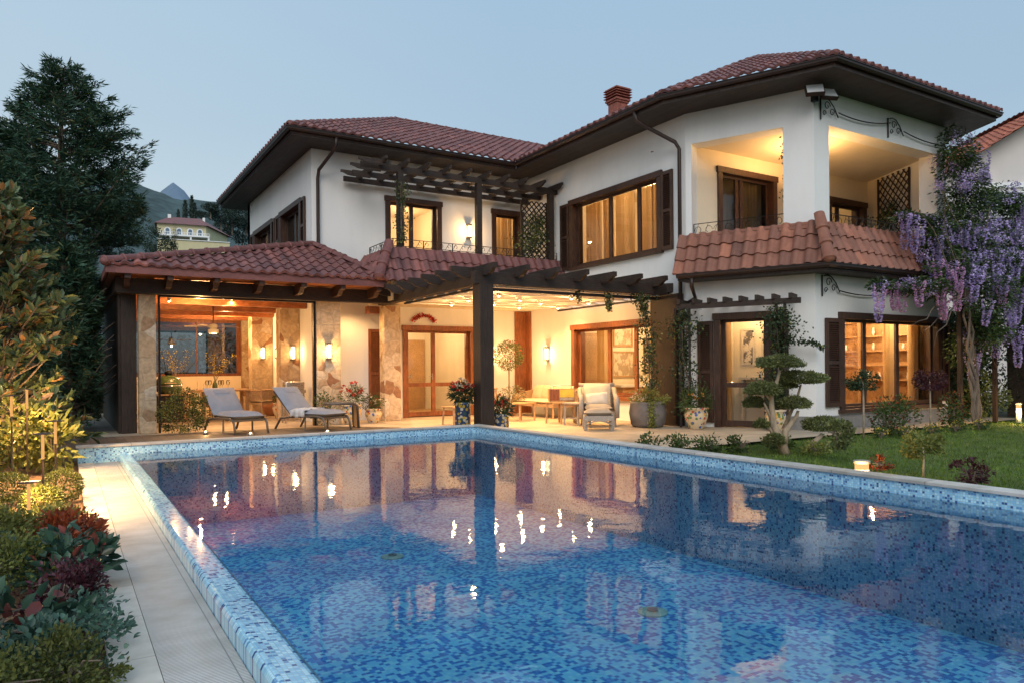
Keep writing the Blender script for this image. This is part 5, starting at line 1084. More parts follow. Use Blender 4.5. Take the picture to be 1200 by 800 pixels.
# red garland over the double door
t = thing('garland', 'red arched garland above the double door', 'garland', L.pt(3.0, .05, 2.55)); P = []
for i in range(260): a = PI * rng.random(); P.append(L.pt(2.95 + .3 * math.cos(a) + rng.normal() * .03, .06 + abs(rng.normal()) * .02, 2.52 + .16 * math.sin(a) + rng.normal() * .02))
leaves('berries', 'fl_red', t, P, rdir(260), .05, .04); MB().tube([L.pt(2.95 + .3 * math.cos(PI * i / 12), .04, 2.52 + .15 * math.sin(PI * i / 12)) for i in range(13)], .01, 5).build('wire', 'bark', t)
# ground lamps
for k, (x, y, s) in enumerate(((3.0, 14.35, 'left'), (4.35, 13.95, 'right'), (2.35, 15.3, 'small dim'))):
    t = thing('deck_light', ('%s lit lamp set in the deck edge before the %s' % (s, 'loungers')) if s != 'small dim' else 'small dim lit lamp in the deck in front of the hedge', 'ground light', (x, y, .03))
    MB().lathe((x, y, .03), [(.05, 0), (.05, .05), (.03, .06)], 14).build('housing', 'steel', t, True); MB().ball((x, y, .085), (.022, .022, .018), 8).build('bulb', 'bulb', t, True); point((x, y, .18), 7 if k < 2 else 4, t, .03)
def bollard(label, x, y, h, r, pw, z=0, gl=.6):
    t = thing('bollard_light', label, 'bollard light', (x, y, z)); MB().lathe((x, y, z), [(r * .9, 0), (r * .9, h * (1 - gl)), (r * .8, h * (1 - gl) + .004)], 22).build('base', 'white', t, True)
    MB().lathe((x, y, z + h * (1 - gl)), [(r * .8, 0), (r * .8, h * gl - .03)], 20).build('lamp_glass', 'bollardglow', t, True); MB().lathe((x, y, z + h - .03), [(r, 0), (r, .03), (r * .9, .035)], 22).build('cap', 'concrete', t, True); point((x - .2, y - .12, z + h * .6), pw * 1.2, t, .04); return t
bollard('low round lit bollard light on the lawn edge behind the pool coping', 7.98, 5.15, .17, .095, 14, -.03); bollard('slim lit bollard light by the right hedge', 17.6, 7.7, .42, .06, 22, gl=.25)
# ------------------------------------------------------------------ plants
def mound(name, label, cat, c, r, n, mat, L, Wd, clumps=30, cs=.2, rich=False, group=None, flat=.15, inner=.5, up=.25, extra=None):
    t = thing(name, label, cat, (c[0], c[1], c[2] - r[2] * flat), group)
    P, D = shell(c, r, n, inner, flat, clumps, cs); D = unit(D + np.array([0, 0, up])); leaves('foliage', mat, t, P, D, rng.uniform(L * .6, L * 1.25, n), Wd * rng.uniform(.8, 1.2, n), .2, rich)
    mb = MB()
    for k in range(9):
        a = rng.random() * 6.28; q = (c[0] + r[0] * .6 * math.cos(a), c[1] + r[1] * .6 * math.sin(a), c[2] + r[2] * .45 * rng.random()); mb.tube([(c[0], c[1], c[2] - r[2] * flat - .02), tuple((Vector(q) + Vector((c[0], c[1], q[2]))) / 2), q], [.008, .006, .003], 5)
    mb.build('stems', 'bark', t); return t
bed = [
 ('moss_mound', 'fine yellow green mossy mound at the near left corner', 'plant', (-.28, 3.1, .1), (.35, .35, .22), 5200, 'lf_moss', .022, .012, 40, .14, False),
 ('moss_mound', 'fine yellow green mossy mound nearest the paving', 'plant', (.0, 3.3, .08), (.2, .28, .16), 3400, 'lf_moss', .022, .012, 30, .14, False),
 ('moss_mound', 'mossy green mound between the purple plants and the left edge', 'plant', (-.38, 5.0, .12), (.45, .4, .22), 4500, 'lf_moss', .03, .015, 40, .14, False),
 ('moss_mound', 'yellow green mossy mound left of the russet shrub', 'plant', (-.55, 6.1, .12), (.5, .45, .22), 4200, 'lf_moss', .034, .018, 40, .14, False),
 ('broad_leaf_plant', 'plant of broad dark green leaves with a few red ones at the near left', 'plant', (-.3, 3.85, .12), (.36, .35, .16), 300, 'lf_bergenia', .085, .062, 14, .2, True),
 ('broad_leaf_plant', 'leafy dark plant spilling over the paving', 'plant', (.02, 5.0, .13), (.24, .4, .16), 520, 'lf_bergenia', .075, .046, 22, .2, True),
 ('broad_leaf_plant', 'dark leafy plant at the left edge behind the mossy mound', 'plant', (-.7, 5.4, .14), (.4, .4, .18), 420, 'lf_bergenia', .08, .055, 20, .2, True),
 ('sedum_clump', 'pale blue green fleshy clump in front', 'plant', (-.1, 3.55, .12), (.18, .18, .14), 520, 'lf_teal', .04, .026, 20, .16, True),
 ('purple_barberry', 'low dark purple shrub between the broad leaves', 'shrub', (-.02, 4.35, .12), (.2, .24, .17), 1700, 'lf_purple', .035, .018, 22, .18, False),
 ('russet_barberry', 'russet red shrub lit by the path lights', 'shrub', (-.02, 5.95, .12), (.24, .36, .17), 2400, 'lf_red', .045, .018, 28, .18, False),
 ('trailing_plant', 'small leaved green plant trailing onto the paving at the front', 'plant', (.06, 3.75, .1), (.2, .5, .14), 700, 'lf_teal', .032, .022, 26, .15, True),
 ('groundcover', 'yellow green lit groundcover under the shortest path light', 'plant', (-.15, 6.6, .07), (.34, .42, .15), 2800, 'lf_light', .045, .024, 40, .15, False),
 ('groundcover', 'yellow green lit groundcover at the left edge', 'plant', (-.9, 6.9, .1), (.5, .6, .18), 3200, 'lf_light', .05, .026, 40, .15, False),
]
for b in bed: mound(b[0], b[1], b[2], *b[3:9], clumps=b[9], cs=b[10], rich=b[11])
for (x, y, r, s) in ((-.03, 8.4, .19, 'nearest the path'), (-.17, 7.62, .17, 'nearest the shortest path light'), (-.45, 8.6, .18, 'leftmost')):
    t = thing('box_ball', 'clipped green box ball ' + s, 'shrub', (x, y, 0), 'clipped box balls'); P, D = shell((x, y, r * .75), (r, r, r * .85), 1900, .7, .75); leaves('foliage', 'lf_box', t, P, D, .028, .017)
# path lights
for x, y, h, s in ((-.51, 9.99, 1.01, 'farthest left'), (-.38, 10.45, 1.07, 'tallest, second from the left'), (-.17, 7.9, .71, 'in front of the box balls'), (-.08, 8.82, .77, 'nearest the pool path'), (-.26, 7.33, .35, 'shortest of the five')):
    t = thing('path_light', 'slim mushroom path light, ' + s, 'path light', (x, y, 0), 'slim path lights in the bed'); MB().tube([(x, y, -.02), (x, y, h - .12)], .009, 8).build('pole', 'gutter', t); MB().tube([(x, y, h - .24), (x, y, h - .012)], .013, 8).build('lit_stem', 'pathglow', t); MB().lathe((x, y, h - .012), [(.085, 0), (.085, .006), (.02, .014)], 22).build('cap', 'gutter', t, True)
    spot((x + .03, y - .035, h - .02), 75 + 50 * h, (x + .03, y - .035, 0), 168, t, WARM, .03, .4); point((x + .03, y + .04, h - .08), 30, t, .02)
# magnolia
t = thing('uplight', 'small lit spotlight on the soil under the magnolia', 'ground light', (-.45, 11.55, 0)); MB().lathe((-.45, 11.55, 0), [(.03, 0), (.03, .06), (.045, .1), (.045, .12)], 12).build('housing', 'gutter', t, True); MB().ball((-.45, 11.55, .125), (.03, .03, .012), 8).build('bulb', 'pathglow', t); spot((-.45, 11.55, .15), 260, (-.7, 12.2, 1.4), 120, t, WARM, .04, .7)
t = thing('magnolia', 'big glossy leaved magnolia at the left edge, lit from below', 'tree', (-.75, 12.3, 0)); PP = []; DD = []; mb = MB(); rr = random.Random(5)
mb.tube([(-.75, 12.3, 0), (-.78, 12.3, 1.5), (-.8, 12.3, 2.8), (-.82, 12.3, 3.7)], [.07, .055, .035, .015], 8)
for k in range(300):
    z = .3 + 3.5 * rr.random(); rad = (1.1 if z < 1.3 else 1.1 * max(.02, 1 - (z - 1.3) / 2.7) ** .6) * rr.uniform(.5, 1.08); a = rr.random() * 6.28; xc = -.75 - .02 * z; tip = Vector((xc + rad * math.cos(a), 12.3 + rad * math.sin(a), z)); root = Vector((xc, 12.3, max(.15, z - rad * .7)))
    mb.tube([root, (root + tip) / 2 - Vector((0, 0, .06)), tip], [.018, .012, .007], 5)
    ax = (tip - root).normalized() + Vector((0, 0, .5))
    for j in range(18):
        s = rr.uniform(-.38, 0.02); p = tip + (tip - root).normalized() * s; d = Vector((rr.gauss(0, 1), rr.gauss(0, 1), rr.gauss(0, 1))).normalized() * .9 + ax * .75; PP.append(tuple(p)); DD.append(tuple(d))
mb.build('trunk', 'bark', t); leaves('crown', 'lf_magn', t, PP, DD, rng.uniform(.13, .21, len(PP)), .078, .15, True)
mound('light_shrub', 'pale lit leafy shrub below the magnolia', 'shrub', (-.55, 11.0, .45), (.5, .42, .42), 1300, 'lf_light', .08, .045, clumps=40, cs=.15, rich=True, flat=.9, inner=.6); mound('light_shrub', 'bright lit shrub at the pool corner end of the bed', 'shrub', (-.12, 11.05, .38), (.24, .3, .36), 300, 'lf_light', .15, .065, clumps=24, cs=.2, rich=True, flat=.9)
# conifers
def conifer(label, base, H, Rr, nb, seed, mat='lf_conifer', low=.05, lean=(0, 0)):
    t = thing('conifer', label, 'tree', base); rr = np.random.default_rng(seed); mb = MB(); mb.tube([base, (base[0] + lean[0] * .5, base[1], H * .5), (base[0] + lean[0], base[1], H * .97)], [.2, .12, .02], 8)
    P = []; D = []
    for k in range(nb):
        f = rr.random() ** .9; z = H * (low + (1 - low) * f); rad = Rr * min(1, (1 - f) ** .85 * 1.15) * rr.uniform(.45, 1.12) * (1 - .35 * max(0, .2 - f) / .2) + .18; a = rr.random() * 6.28; dx, dy = math.cos(a), math.sin(a); rise = rr.uniform(.12, .55) * rad
        bx, by = base[0] + lean[0] * f, base[1]
        if not (bx + dx * rad > 1.3 and z + rise < 6.): mb.tube([(bx, by, z - .1), (bx + dx * rad * .5, by + dy * rad * .5, z + rise * .25 - .05), (bx + dx * rad, by + dy * rad, z + rise)], [.03, .018, .005], 4)
        mt = int(7 + rad * 13)
        for i in range(mt):
            s_ = rr.uniform(.18, 1.) ** .75; sg = 1 if i % 2 else -1; tl = (.12 + .5 * rad * (1 - s_) ** .8 * .8) * rr.uniform(.6, 1.15); an = a + sg * rr.uniform(.45, 1.05); o = np.array([bx + dx * rad * s_, by + dy * rad * s_, z + rise * s_ ** 2])
            td = np.array([math.cos(an), math.sin(an), rr.uniform(-.15, .45)]); m = int(5 + tl * 26); u_ = rr.random(m)[:, None] * tl; q = o + td * u_ - np.array([0, 0, .22]) * u_ ** 1.5 + rr.normal(size=(m, 3)) * (.022 + .03 * (1 - u_ / tl)); P.append(q); D.append(td + rr.normal(size=(m, 3)) * .38)
        m = int(10 + rad * 10); s_ = rr.uniform(.3, 1.05, m)[:, None]; P.append(np.concatenate([bx + dx * rad * s_, by + dy * rad * s_, z + rise * s_ ** 2], 1) + rr.normal(size=(m, 3)) * .03); D.append(np.array([dx, dy, .35]) + rr.normal(size=(m, 3)) * .3)
    P = np.concatenate(P); D = np.concatenate(D); ok = ~((P[:, 0] > .62) & (P[:, 2] < 4.35) & (P[:, 1] > 15.4)) & ~((P[:, 0] > 1.6) & (P[:, 2] < 5.9)); P = P[ok]; D = D[ok]; n = len(P); k = rr.random(n) < .13
    mb.build('trunk', 'bark', t); leaves('crown', mat, t, P[~k], D[~k], rng.uniform(.09, .21, (~k).sum()), .03, .1); leaves('olive_sprays', 'lf_conifer2', t, P[k], D[k], rng.uniform(.09, .2, k.sum()), .03, .1); return t
conifer('tall dark conifer rising left of the veranda', (-.1, 20.2, 0), 8.5, 4.1, 300, 3, lean=(.1, 0)); conifer('dark conifer cut by the left edge of the photo', (-3.9, 19.5, 0), 7.6, 2.6, 260, 9); conifer('low dark conifer beside the veranda side screen', (.0, 17.6, 0), 3.8, 1.3, 190, 12)
conifer('dark conifer closing the garden behind the magnolia', (-5.2, 16.5, 0), 5.4, 2.4, 200, 21)
# hedge shrub beside column
t = thing('variegated_shrub', 'small leaved shrub lit from the deck beside the left stone column', 'shrub', (2.1, 16.3, 0)); P, D = shell((2.1, 16.3, .42), (.5, .3, .45), 2600, .6, .9, 60, .12); leaves('foliage', 'lf_light', t, P[:1500], D[:1500], .05, .03); leaves('dark_foliage', 'lf_dark', t, P[1500:], D[1500:], .05, .03)
mound('rose_bush', 'flowering bush with red and white blooms at the foot of the middle column', 'shrub', (5.0, 16.2, .4), (.25, .2, .38), 500, 'lf_mid', .05, .03, flat=.9)
# climbers
def climber(label, path, w, n, mat='lf_dark', L=.06, mat2='lf_light', share=.2, stem=True, group=None):
    t = thing('climbing_plant', label, 'climber', path[0], group); Pp = [Vector(p) for p in path]; out = []
    for k in range(n): i = rng.integers(0, len(Pp) - 1); f = rng.random(); q = Pp[i].lerp(Pp[i + 1], f); ww = w * (1 + .5 * math.sin(q.z * 7)); out.append((q.x + rng.normal() * ww, q.y + rng.normal() * ww, q.z + rng.normal() * w * .6))
    P = np.array(out); D = rdir(n, -.2); k = rng.random(n) < share; leaves('foliage', mat, t, P[~k], D[~k], L, L * .75, .15); leaves('pale_foliage', mat2, t, P[k], D[k], L, L * .75, .15)  # random share of the leaves takes the second, paler green
    if stem:
        mb = MB()
        for s in range(3): mb.tube([tuple(p + Vector((math.sin(i * 2 + s * 2) * w * .7, math.cos(i * 2.3 + s) * w * .7, 0))) for i, p in enumerate(Pp)], .01, 5)
        mb.build('stems', 'bark', t)
    return t
climber('ivy climbing the right pergola post above the grey planter', [(10.75, 11.8, .5), (10.8, 11.9, 1.2), (10.75, 11.85, 1.9), (10.65, 11.9, 2.5), (10.6, 11.95, 2.82)], .1, 1300)
climber('ivy hanging from the pergola beam near its right end', [(9.8, 12.0, 2.82), (9.78, 12.0, 2.6), (9.8, 12.0, 2.45)], .05, 160); climber('short ivy strand hanging from the middle of the pergola beam', [(9.0, 12.0, 2.84), (9.0, 12.0, 2.6)], .03, 50)
a = B.pt(.1, .42, 0); climber('climber on the left trellis of the corner door', [(a[0], a[1], .3), (a[0] + .05, a[1] - .05, .9), (a[0], a[1], 1.5), (a[0] + .03, a[1], 2.1), (a[0], a[1], 2.4)], .13, 1500, share=.1)
a = B.pt(2.04, .42, 0); climber('climber on the right trellis of the corner door', [(a[0], a[1], .8), (a[0] - .05, a[1] + .05, 1.2), (a[0] - .02, a[1], 1.7), (a[0], a[1], 2.1), (a[0] - .1, a[1], 2.35)], .13, 1700, share=.05); climber('leafy shoot reaching right from the door trellis', [(a[0], a[1], 1.75), (a[0] + .3, a[1] - .4, 1.72), (a[0] + .5, a[1] - .6, 1.62)], .05, 220, share=.05, stem=False)
climber('climber on the left post of the upper balcony', [(6.86, 16.1, 4.3), (6.86, 16.1, 4.7), (6.88, 16.1, 5.3), (6.86, 16.1, 5.7)], .08, 420); climber('climber covering the balcony trellis', [(10.6, 16.5, 4.3), (10.9, 16.5, 4.9), (11.1, 16.5, 5.4), (10.8, 16.5, 4.4), (10.7, 16.5, 5.2)], .16, 1500, share=.35)
a = LE.pt(.95, .12, 0); climber('climber on the loggia trellis', [(a[0], a[1], 4.2), (a[0] + .1, a[1] + .25, 4.7), (a[0] - .05, a[1] - .2, 5.2), (a[0], a[1], 4.5)], .14, 900, share=.1)
a = B.pt(2.0, -.25, 0); climber('thin vine hanging at the column edge of the loggia', [(a[0], a[1], 5.9), (a[0], a[1], 5.2), (a[0], a[1], 4.5)], .035, 130, share=.2)
# cloud pruned trees
def pad(t, c, r, n, mat='lf_olive'):
    P, D = shell(c, r, n * 2, .6, .3); P2, D2 = shell(c, (r[0] * 1.04, r[1] * 1.04, r[2] * 1.1), n, .8, .35, 60, .09); leaves('foliage_pad', mat, t, np.concatenate([P, P2]), np.concatenate([D, D2]), rng.uniform(.022, .044, n * 3), .016)
t = thing('cloud_tree', 'cloud pruned tree with flat foliage pads at the edge of the patio', 'tree', (8.85, 7.02, 0))
mb = MB(); b0 = Vector((8.9, 6.98, -.03)); Rr_ = lambda u, v: None
def px(u, v, off=0.):
    # offset from the tree foot in the plane facing the pool
    return Vector((8.85, 7.02, 0)) + rt * ((u - 908) / 80.) + fw * off + Vector((0, 0, (534 - v) / 80.))
mb.tube([px(917, 538), px(912, 520), px(903, 502), px(901, 480), px(901, 466), px(908, 450), px(911, 438)], [.075, .065, .055, .04, .032, .025, .02], 10); mb.tube([px(915, 525), px(917, 508), px(930, 492), px(932, 485)], [.06, .045, .03, .02], 8); mb.tube([px(918, 506, .1), px(936, 470, .15), px(940, 455, .15)], [.03, .02, .015], 8); mb.tube([px(905, 520), px(899, 505), px(890, 500)], [.03, .02, .012], 6); mb.tube([px(903, 500), px(892, 475)], [.03, .015], 6); mb.tube([px(901, 475), px(892, 462)], [.025, .015], 6)
mb.build('trunk', 'palebark', t, True)
for (u, v, a, b_, o) in ((911, 430, 31, 10, 0), (942, 449, 32, 11, .15), (889, 461, 24, 11, -.1), (928, 478, 22, 10, .05), (885, 477, 15, 9, .15), (889, 501, 9, 7, 0), (901, 519, 14, 9, -.1), (925, 455, 14, 9, .2)):
    c = px(u, v, o); pad(t, tuple(c), (a / 90, a / 105, b_ / 92), int(55 * a))
t = thing('cloud_tree', 'small leaning cloud pruned tree with one pad on the lawn', 'tree', (9.5, 6.9, 0)); MB().tube([px(942, 530), px(950, 522), px(960, 513)], [.05, .04, .03], 8).build('trunk', 'palebark', t, True); pad(t, tuple(px(965, 504, .1)), (.3, .28, .13), 1700)
mound('small_maple', 'small leafy shrub on a thin stem right of the cloud trees', 'shrub', (8.7, 5.95, .33), (.2, .2, .2), 700, 'lf_olive', .05, .03, flat=.8)
def standard(label, x, y, hz, r, mat, n=900, L=.05, tr=.018):
    t = thing('standard_tree', label, 'tree', (x, y, 0)); MB().tube([(x, y, -.03), (x + .01, y, hz * .5), (x, y, hz)], [tr, tr * .9, tr * .7], 8).build('trunk', 'palebark', t, True); P, D = shell((x, y, hz), (r, r, r * .8), n, .4, .7, 20, .2); leaves('crown', mat, t, P, D, L, L * .6); return t
standard('small standard tree in front of the left part of the corner window', 11.96, 7.68, .98, .24, 'lf_dark'); standard('small standard tree in front of the right part of the corner window', 14.2, 7.74, .95, .27, 'lf_purple', 1000); standard('little round standard shrub on the lawn right of the bollard light', 8.2, 4.55, .34, .2, 'lf_light', 800, .045, .012)
for x, y, r, s, fl in ((12.75, 7.75, .26, 'left rose bush with red tips under the corner window', 1), (13.35, 7.8, .3, 'right rose bush with red tips under the corner window', 1), (15.2, 7.85, .26, 'bush by the foot of the wisteria', 0)):
    t = mound('rose_bush', s, 'shrub', (x, y, .3), (r, r, .36), 650, 'lf_mid', .06, .035, flat=.85); P, D = shell((x, y, .36), (r, r, .36), 120, .8); leaves('red_shoots', 'lf_red', t, P, D, .06, .03)
for k in range(14):
    x = 12.0 + k * .28; y = 7.4 + .12 * math.sin(k * 2.1); t = mound('yellow_flower_clump', 'low clump of small yellow flowers along the house bed', 'flowers', (x, y, .06), (.14, .12, .12), 130, 'lf_mid', .04, .02, clumps=8, flat=.3, group='yellow flower clumps along the bed'); flowers(t, (x, y, .1), (.14, .12, .1), 12, 'fl_yellow', .022, 5)
for k, (x, y) in enumerate(((7.35, 8.05), (7.7, 7.85), (8.1, 7.65), (8.45, 7.35), (9.2, 7.3))): mound('low_shrub', 'low leafy shrub at the patio edge beside the cloud tree', 'shrub', (x, y, .1), (.24, .2, .17), 420, 'lf_mid', .05, .028, clumps=12, flat=.4, group='low shrubs by the patio edge')
mound('low_shrub', 'low pale flowering plant at the cloud tree foot', 'shrub', (9.15, 6.6, .06), (.25, .18, .12), 380, 'lf_light', .045, .025, clumps=10, flat=.3); mound('low_shrub', 'small dark red shrub on the lawn edge at the right', 'shrub', (7.9, 3.9, .12), (.2, .16, .16), 420, 'lf_purple', .05, .025, clumps=10, flat=.4); mound('low_shrub', 'pink flowering tuft beside the round bollard light', 'shrub', (8.2, 5.05, .08), (.2, .12, .1), 200, 'lf_red', .04, .025, clumps=8, flat=.3)
# ------------------------------------------------------------------ wisteria
t = thing('wisteria', 'wisteria with long violet flower clusters over the right corner of the villa', 'wisteria', (16.2, 7.9, 0)); rr = random.Random(12); mb = MB()
for k in range(5):
    p = [Vector((16.2 + .12 * k, 7.9 + .05 * k, -.05))]
    for i in range(9): p.append(p[-1] + Vector((-.04 + .12 * math.sin(k * 2 + i * 1.3), .05 * math.cos(i * 1.9 + k), .33)))
    mb.tube(p, [.04 - .0025 * i for i in range(10)], 7)
for k in range(26):
    c = Vector((16.1 + rr.uniform(-.5, .8), 8.0, 2.8)); a = rr.uniform(-1.2, 4.2); ln = rr.uniform(1., 2.6); p = [c]
    for i in range(6): p.append(p[-1] + Vector((math.cos(a) * ln / 6, rr.uniform(-.08, .06), math.sin(a) * ln / 6 * .9)) + Vector((rr.gauss(0, .06), 0, rr.gauss(0, .08))))
    mb.tube(p, [.025, .02, .016, .012, .009, .006, .004], 5)
mb.build('trunk', 'bark', t, True)
blobs = [((17.05, 8.7, 5.95), (.45, .4, .6)), ((17.1, 8.6, 5.1), (.6, .5, .75)), ((16.9, 8.4, 1.9), (.6, .4, .7)), ((15.6, 8.3, 3.7), (.6, .3, .45)), ((17.2, 8.4, 4.4), (.8, .5, .6)), ((16.0, 8.3, 4.2), (.6, .4, .22)), ((15.2, 8.5, 4.3), (.8, .2, .12)), ((16.6, 8.1, 3.7), (.9, .5, .5)), ((17.6, 7.9, 3.7), (1.1, .6, .55)), ((15.8, 8.0, 3.2), (.9, .4, .35)), ((14.7, 8.1, 2.8), (1.0, .3, .2)), ((16.6, 7.8, 2.8), (.9, .5, .5)), ((18.3, 7.8, 3.2), (1.0, .5, .5)), ((16.6, 7.8, 2.1), (.5, .4, .5)), ((19.1, 8.3, 3.6), (1.0, .6, .5)), ((18.6, 7.7, 2.3), (.8, .4, .45)), ((18.0, 8.1, 4.8), (.7, .4, .5)), ((19.9, 8.2, 2.9), (.7, .5, .5)), ((13.7, 8.3, 2.82), (.5, .15, .1))]
PP = []; DD = []
for c, r in blobs:
    n = int(3400 * (r[0] * r[2]) ** .6) + 200; P, D = shell(c, r, n, .25, clumps=26, cs=.22); PP.append(P); DD.append(D * [1, 1, .5] - [0, 0, .25])
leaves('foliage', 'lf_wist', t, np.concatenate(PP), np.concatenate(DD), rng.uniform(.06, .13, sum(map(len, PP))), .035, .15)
bm_P = []
for c, r in blobs:
    n = int(1500 * r[0] * r[2]) + 90; P, D = shell(c, (r[0] * 1.05, r[1] * 1.15, r[2] * 1.05), n, .7, clumps=12, cs=.12); bm_P.append(P)
bm_P = np.concatenate(bm_P); tag(leaves('blossom_mass', 'fl_wist', t, bm_P, rdir(len(bm_P), -.5), .045, .036, .3), kind='stuff')
protos = []
def raceme(ln, mat, n=200):
    f = rng.random(n) ** .8; a = rng.random(n) * 6.28; r = .075 * (1 - f) ** .6 * (1 + .3 * np.sin(f * 9)) + .01; P = np.stack([r * np.cos(a), r * np.sin(a), -ln * f], 1); D = np.stack([np.cos(a), np.sin(a), -.2 + 0 * a], 1); return leaves('flower_cluster', mat, t, P + np.array(wloc(t)), D, .044, .038, .3)
protos = [raceme(.55, 'fl_wist'), raceme(.36, 'fl_wist', 150), raceme(.75, 'fl_wist', 260), raceme(.5, 'fl_wist2')]
wl = wloc(t); sp_list = []
for c, r in blobs:
    for k in range(int(4 + 9 * r[0])): sp_list.append((c[0] + rr.uniform(-1, 1) * r[0], c[1] - rr.uniform(.2, 1.) * r[1] - .05, c[2] + rr.uniform(-.9, .5) * r[2]))
rr.shuffle(sp_list)
for k, p in enumerate(sp_list[:100]):
    pr_ = protos[3] if (p[0] < 16.2 and p[2] < 3.4 and rr.random() < .6) else protos[rr.randrange(3)]
    o = pr_ if (k < 4 and pr_.location.length < 1e-6) else pr_.copy()
    if o is not pr_: COL.objects.link(o); o.parent = t
    o.location = (p[0] - wl.x, p[1] - wl.y, p[2] - wl.z); o.rotation_euler = (rr.gauss(0, .06), rr.gauss(0, .06), rr.random() * 6)
for o in protos:
    if o.location.length < 1e-6: o.location = (16.5 - wl.x, 7.5 - wl.y, 2.9 - wl.z)
MB().box(16.05, 16.13, 8.1, 8.18, 0, 2.9).box(17.5, 17.58, 8.1, 8.18, 0, 2.9).box(15.2, 18.4, 8.1, 8.16, 2.86, 2.93).build('support_frame', 'darkwood', t)
# hedges and garden backdrop
def hedge(label, x0, x1, y0, y1, z1, n, mat='bgtree', L=.14, z0=0.):
    t = thing('hedge', label, 'hedge', ((x0 + x1) / 2, (y0 + y1) / 2, z0)); P = np.stack([rng.uniform(x0, x1, n), rng.uniform(y0, y1, n), z0 + (z1 - z0) * rng.random(n) ** .8 * (1 + .0 * rng.random(n))], 1); P[:, 2] *= 1 + .12 * np.sin(P[:, 0] * 2.3) * np.cos(P[:, 1] * 1.9)
    leaves('foliage', mat, t, P, rdir(n, .2), L, L * .5, .2); MB().box(x0 + (x1 - x0) * .2, x1 - (x1 - x0) * .2, y0 + (y1 - y0) * .2, y1 - (y1 - y0) * .2, z0 - .05, z0 + (z1 - z0) * .8).build('inner_twigs', 'soil', t); return t
hedge('dense hedge at the right boundary behind the slim bollard', 20.2, 21.4, 4, 10.5, 3.0, 9000, 'lf_dark', .1); hedge('dark shrubs filling the corner behind the wisteria trunk', 17.5, 19.6, 9.0, 10.4, 2.5, 9000, 'lf_dark', .12); hedge('tall dark hedge closing the garden behind the wisteria', 20.5, 22.5, 10.5, 16, 2.6, 5000, 'lf_dark', .1)
mound('light_shrub', 'pale shrub lit by the slim bollard light', 'shrub', (18.7, 9.0, .5), (.7, .5, .55), 1800, 'lf_light', .08, .04, flat=.9)
hedge('dark hedge behind the veranda', -2, 5.5, 27, 28.2, 2.5, 5000, 'bgtree', .16); hedge('dark boundary hedge at the far left', -11, -9.5, 2, 27, 3.0, 7000, 'bgtree', .2)
# side yard wall behind the wisteria
tag(MB().box(18.6, 20.2, 12.5, 12.6, 0, 1.9).build('garden_wall', 'pinkish'), 'pale low wall behind the wisteria trunk', 'wall')
# ------------------------------------------------------------------ neighbour house on the right
nb = thing('neighbour_house', 'pale neighbouring house with a red gable roof and a white balcony at the right', 'house', (26, 14, 0))
dirn = Vector((26.8, 13.2, 0)).normalized(); sd = Vector((dirn.y, -dirn.x, 0)) * .85 + dirn * .52; c = Vector((26.4, 13.0, 0)); pN = c - sd * 1.6; qN = c + sd * 9.4
NF = Fr((pN.x, pN.y), (qN.x, qN.y))
if NF.n[0] * dirn.x + NF.n[1] * dirn.y > 0: NF.n = (-NF.n[0], -NF.n[1])
wall(NF, 0, 11, 0, 7.3, [(1.9, 3.4, 6.36, 7.12), (2.3, 4.0, 3.4, 5.3)], nb, 'pinkish', th=.3)
MB().poly([NF.pt(0, 0, 0), NF.pt(0, -8, 0), NF.pt(0, -8, 7.3), NF.pt(0, 0, 7.3)]).build('side_wall', 'pinkish', nb); gm = MB().poly([NF.pt(0, 0, 7.3), NF.pt(11, 0, 7.3), NF.pt(5.5, 0, 10.6)]); gm.build('gable', 'pinkish', nb)
for s0_, s1_, z0_, z1_ in ((1.9, 3.4, 6.36, 7.12), (2.3, 4.0, 3.4, 5.3)):
    mb = MB().fbox(NF, s0_ - .15, s0_, -.1, .05, z0_, z1_ + .15).fbox(NF, s1_, s1_ + .15, -.1, .05, z0_, z1_ + .15).fbox(NF, s0_ - .3, s1_ + .3, -.1, .08, z1_ + .15, z1_ + .32); w = mb.build('window', 'white', nb); MB().poly([NF.pt(s0_, -.15, z0_), NF.pt(s1_, -.15, z0_), NF.pt(s1_, -.15, z1_), NF.pt(s0_, -.15, z1_)]).build('pane', basic('dusk_window', (.12, .16, .2), .1), w)
for sg in (1, -1):
    a = NF.pt(-.8 if sg > 0 else 11.8, .7, 6.85); E_ = Vector((-NF.n[0], -NF.n[1], 0)); U_ = Vector((NF.d[0] * sg * 6.3, NF.d[1] * sg * 6.3, 3.85)); tile_slope('roof_tiles', mk_tile('neighbour_tile', (.42, .12, .06)) if sg > 0 else 'tile', nb, a, E_, U_, 8, 7.3, (), .3, .4)
mb = MB().fbox(NF, 0.2, 8, 0.05, 1.2, 6.02, 6.3); mb.build('balcony', 'white', nb); mb = MB().fbox(NF, .2, 8, 1.1, 1.15, 6.85, 6.9)
for k in range(9): mb.fbox(NF, .2 + k * .92, .25 + k * .92, 1.1, 1.15, 6.3, 6.85)
for z in (6.44, 6.58, 6.72): mb.fbox(NF, .2, 8, 1.115, 1.135, z, z + .015)
mb.build('balcony_railing', 'white', nb)
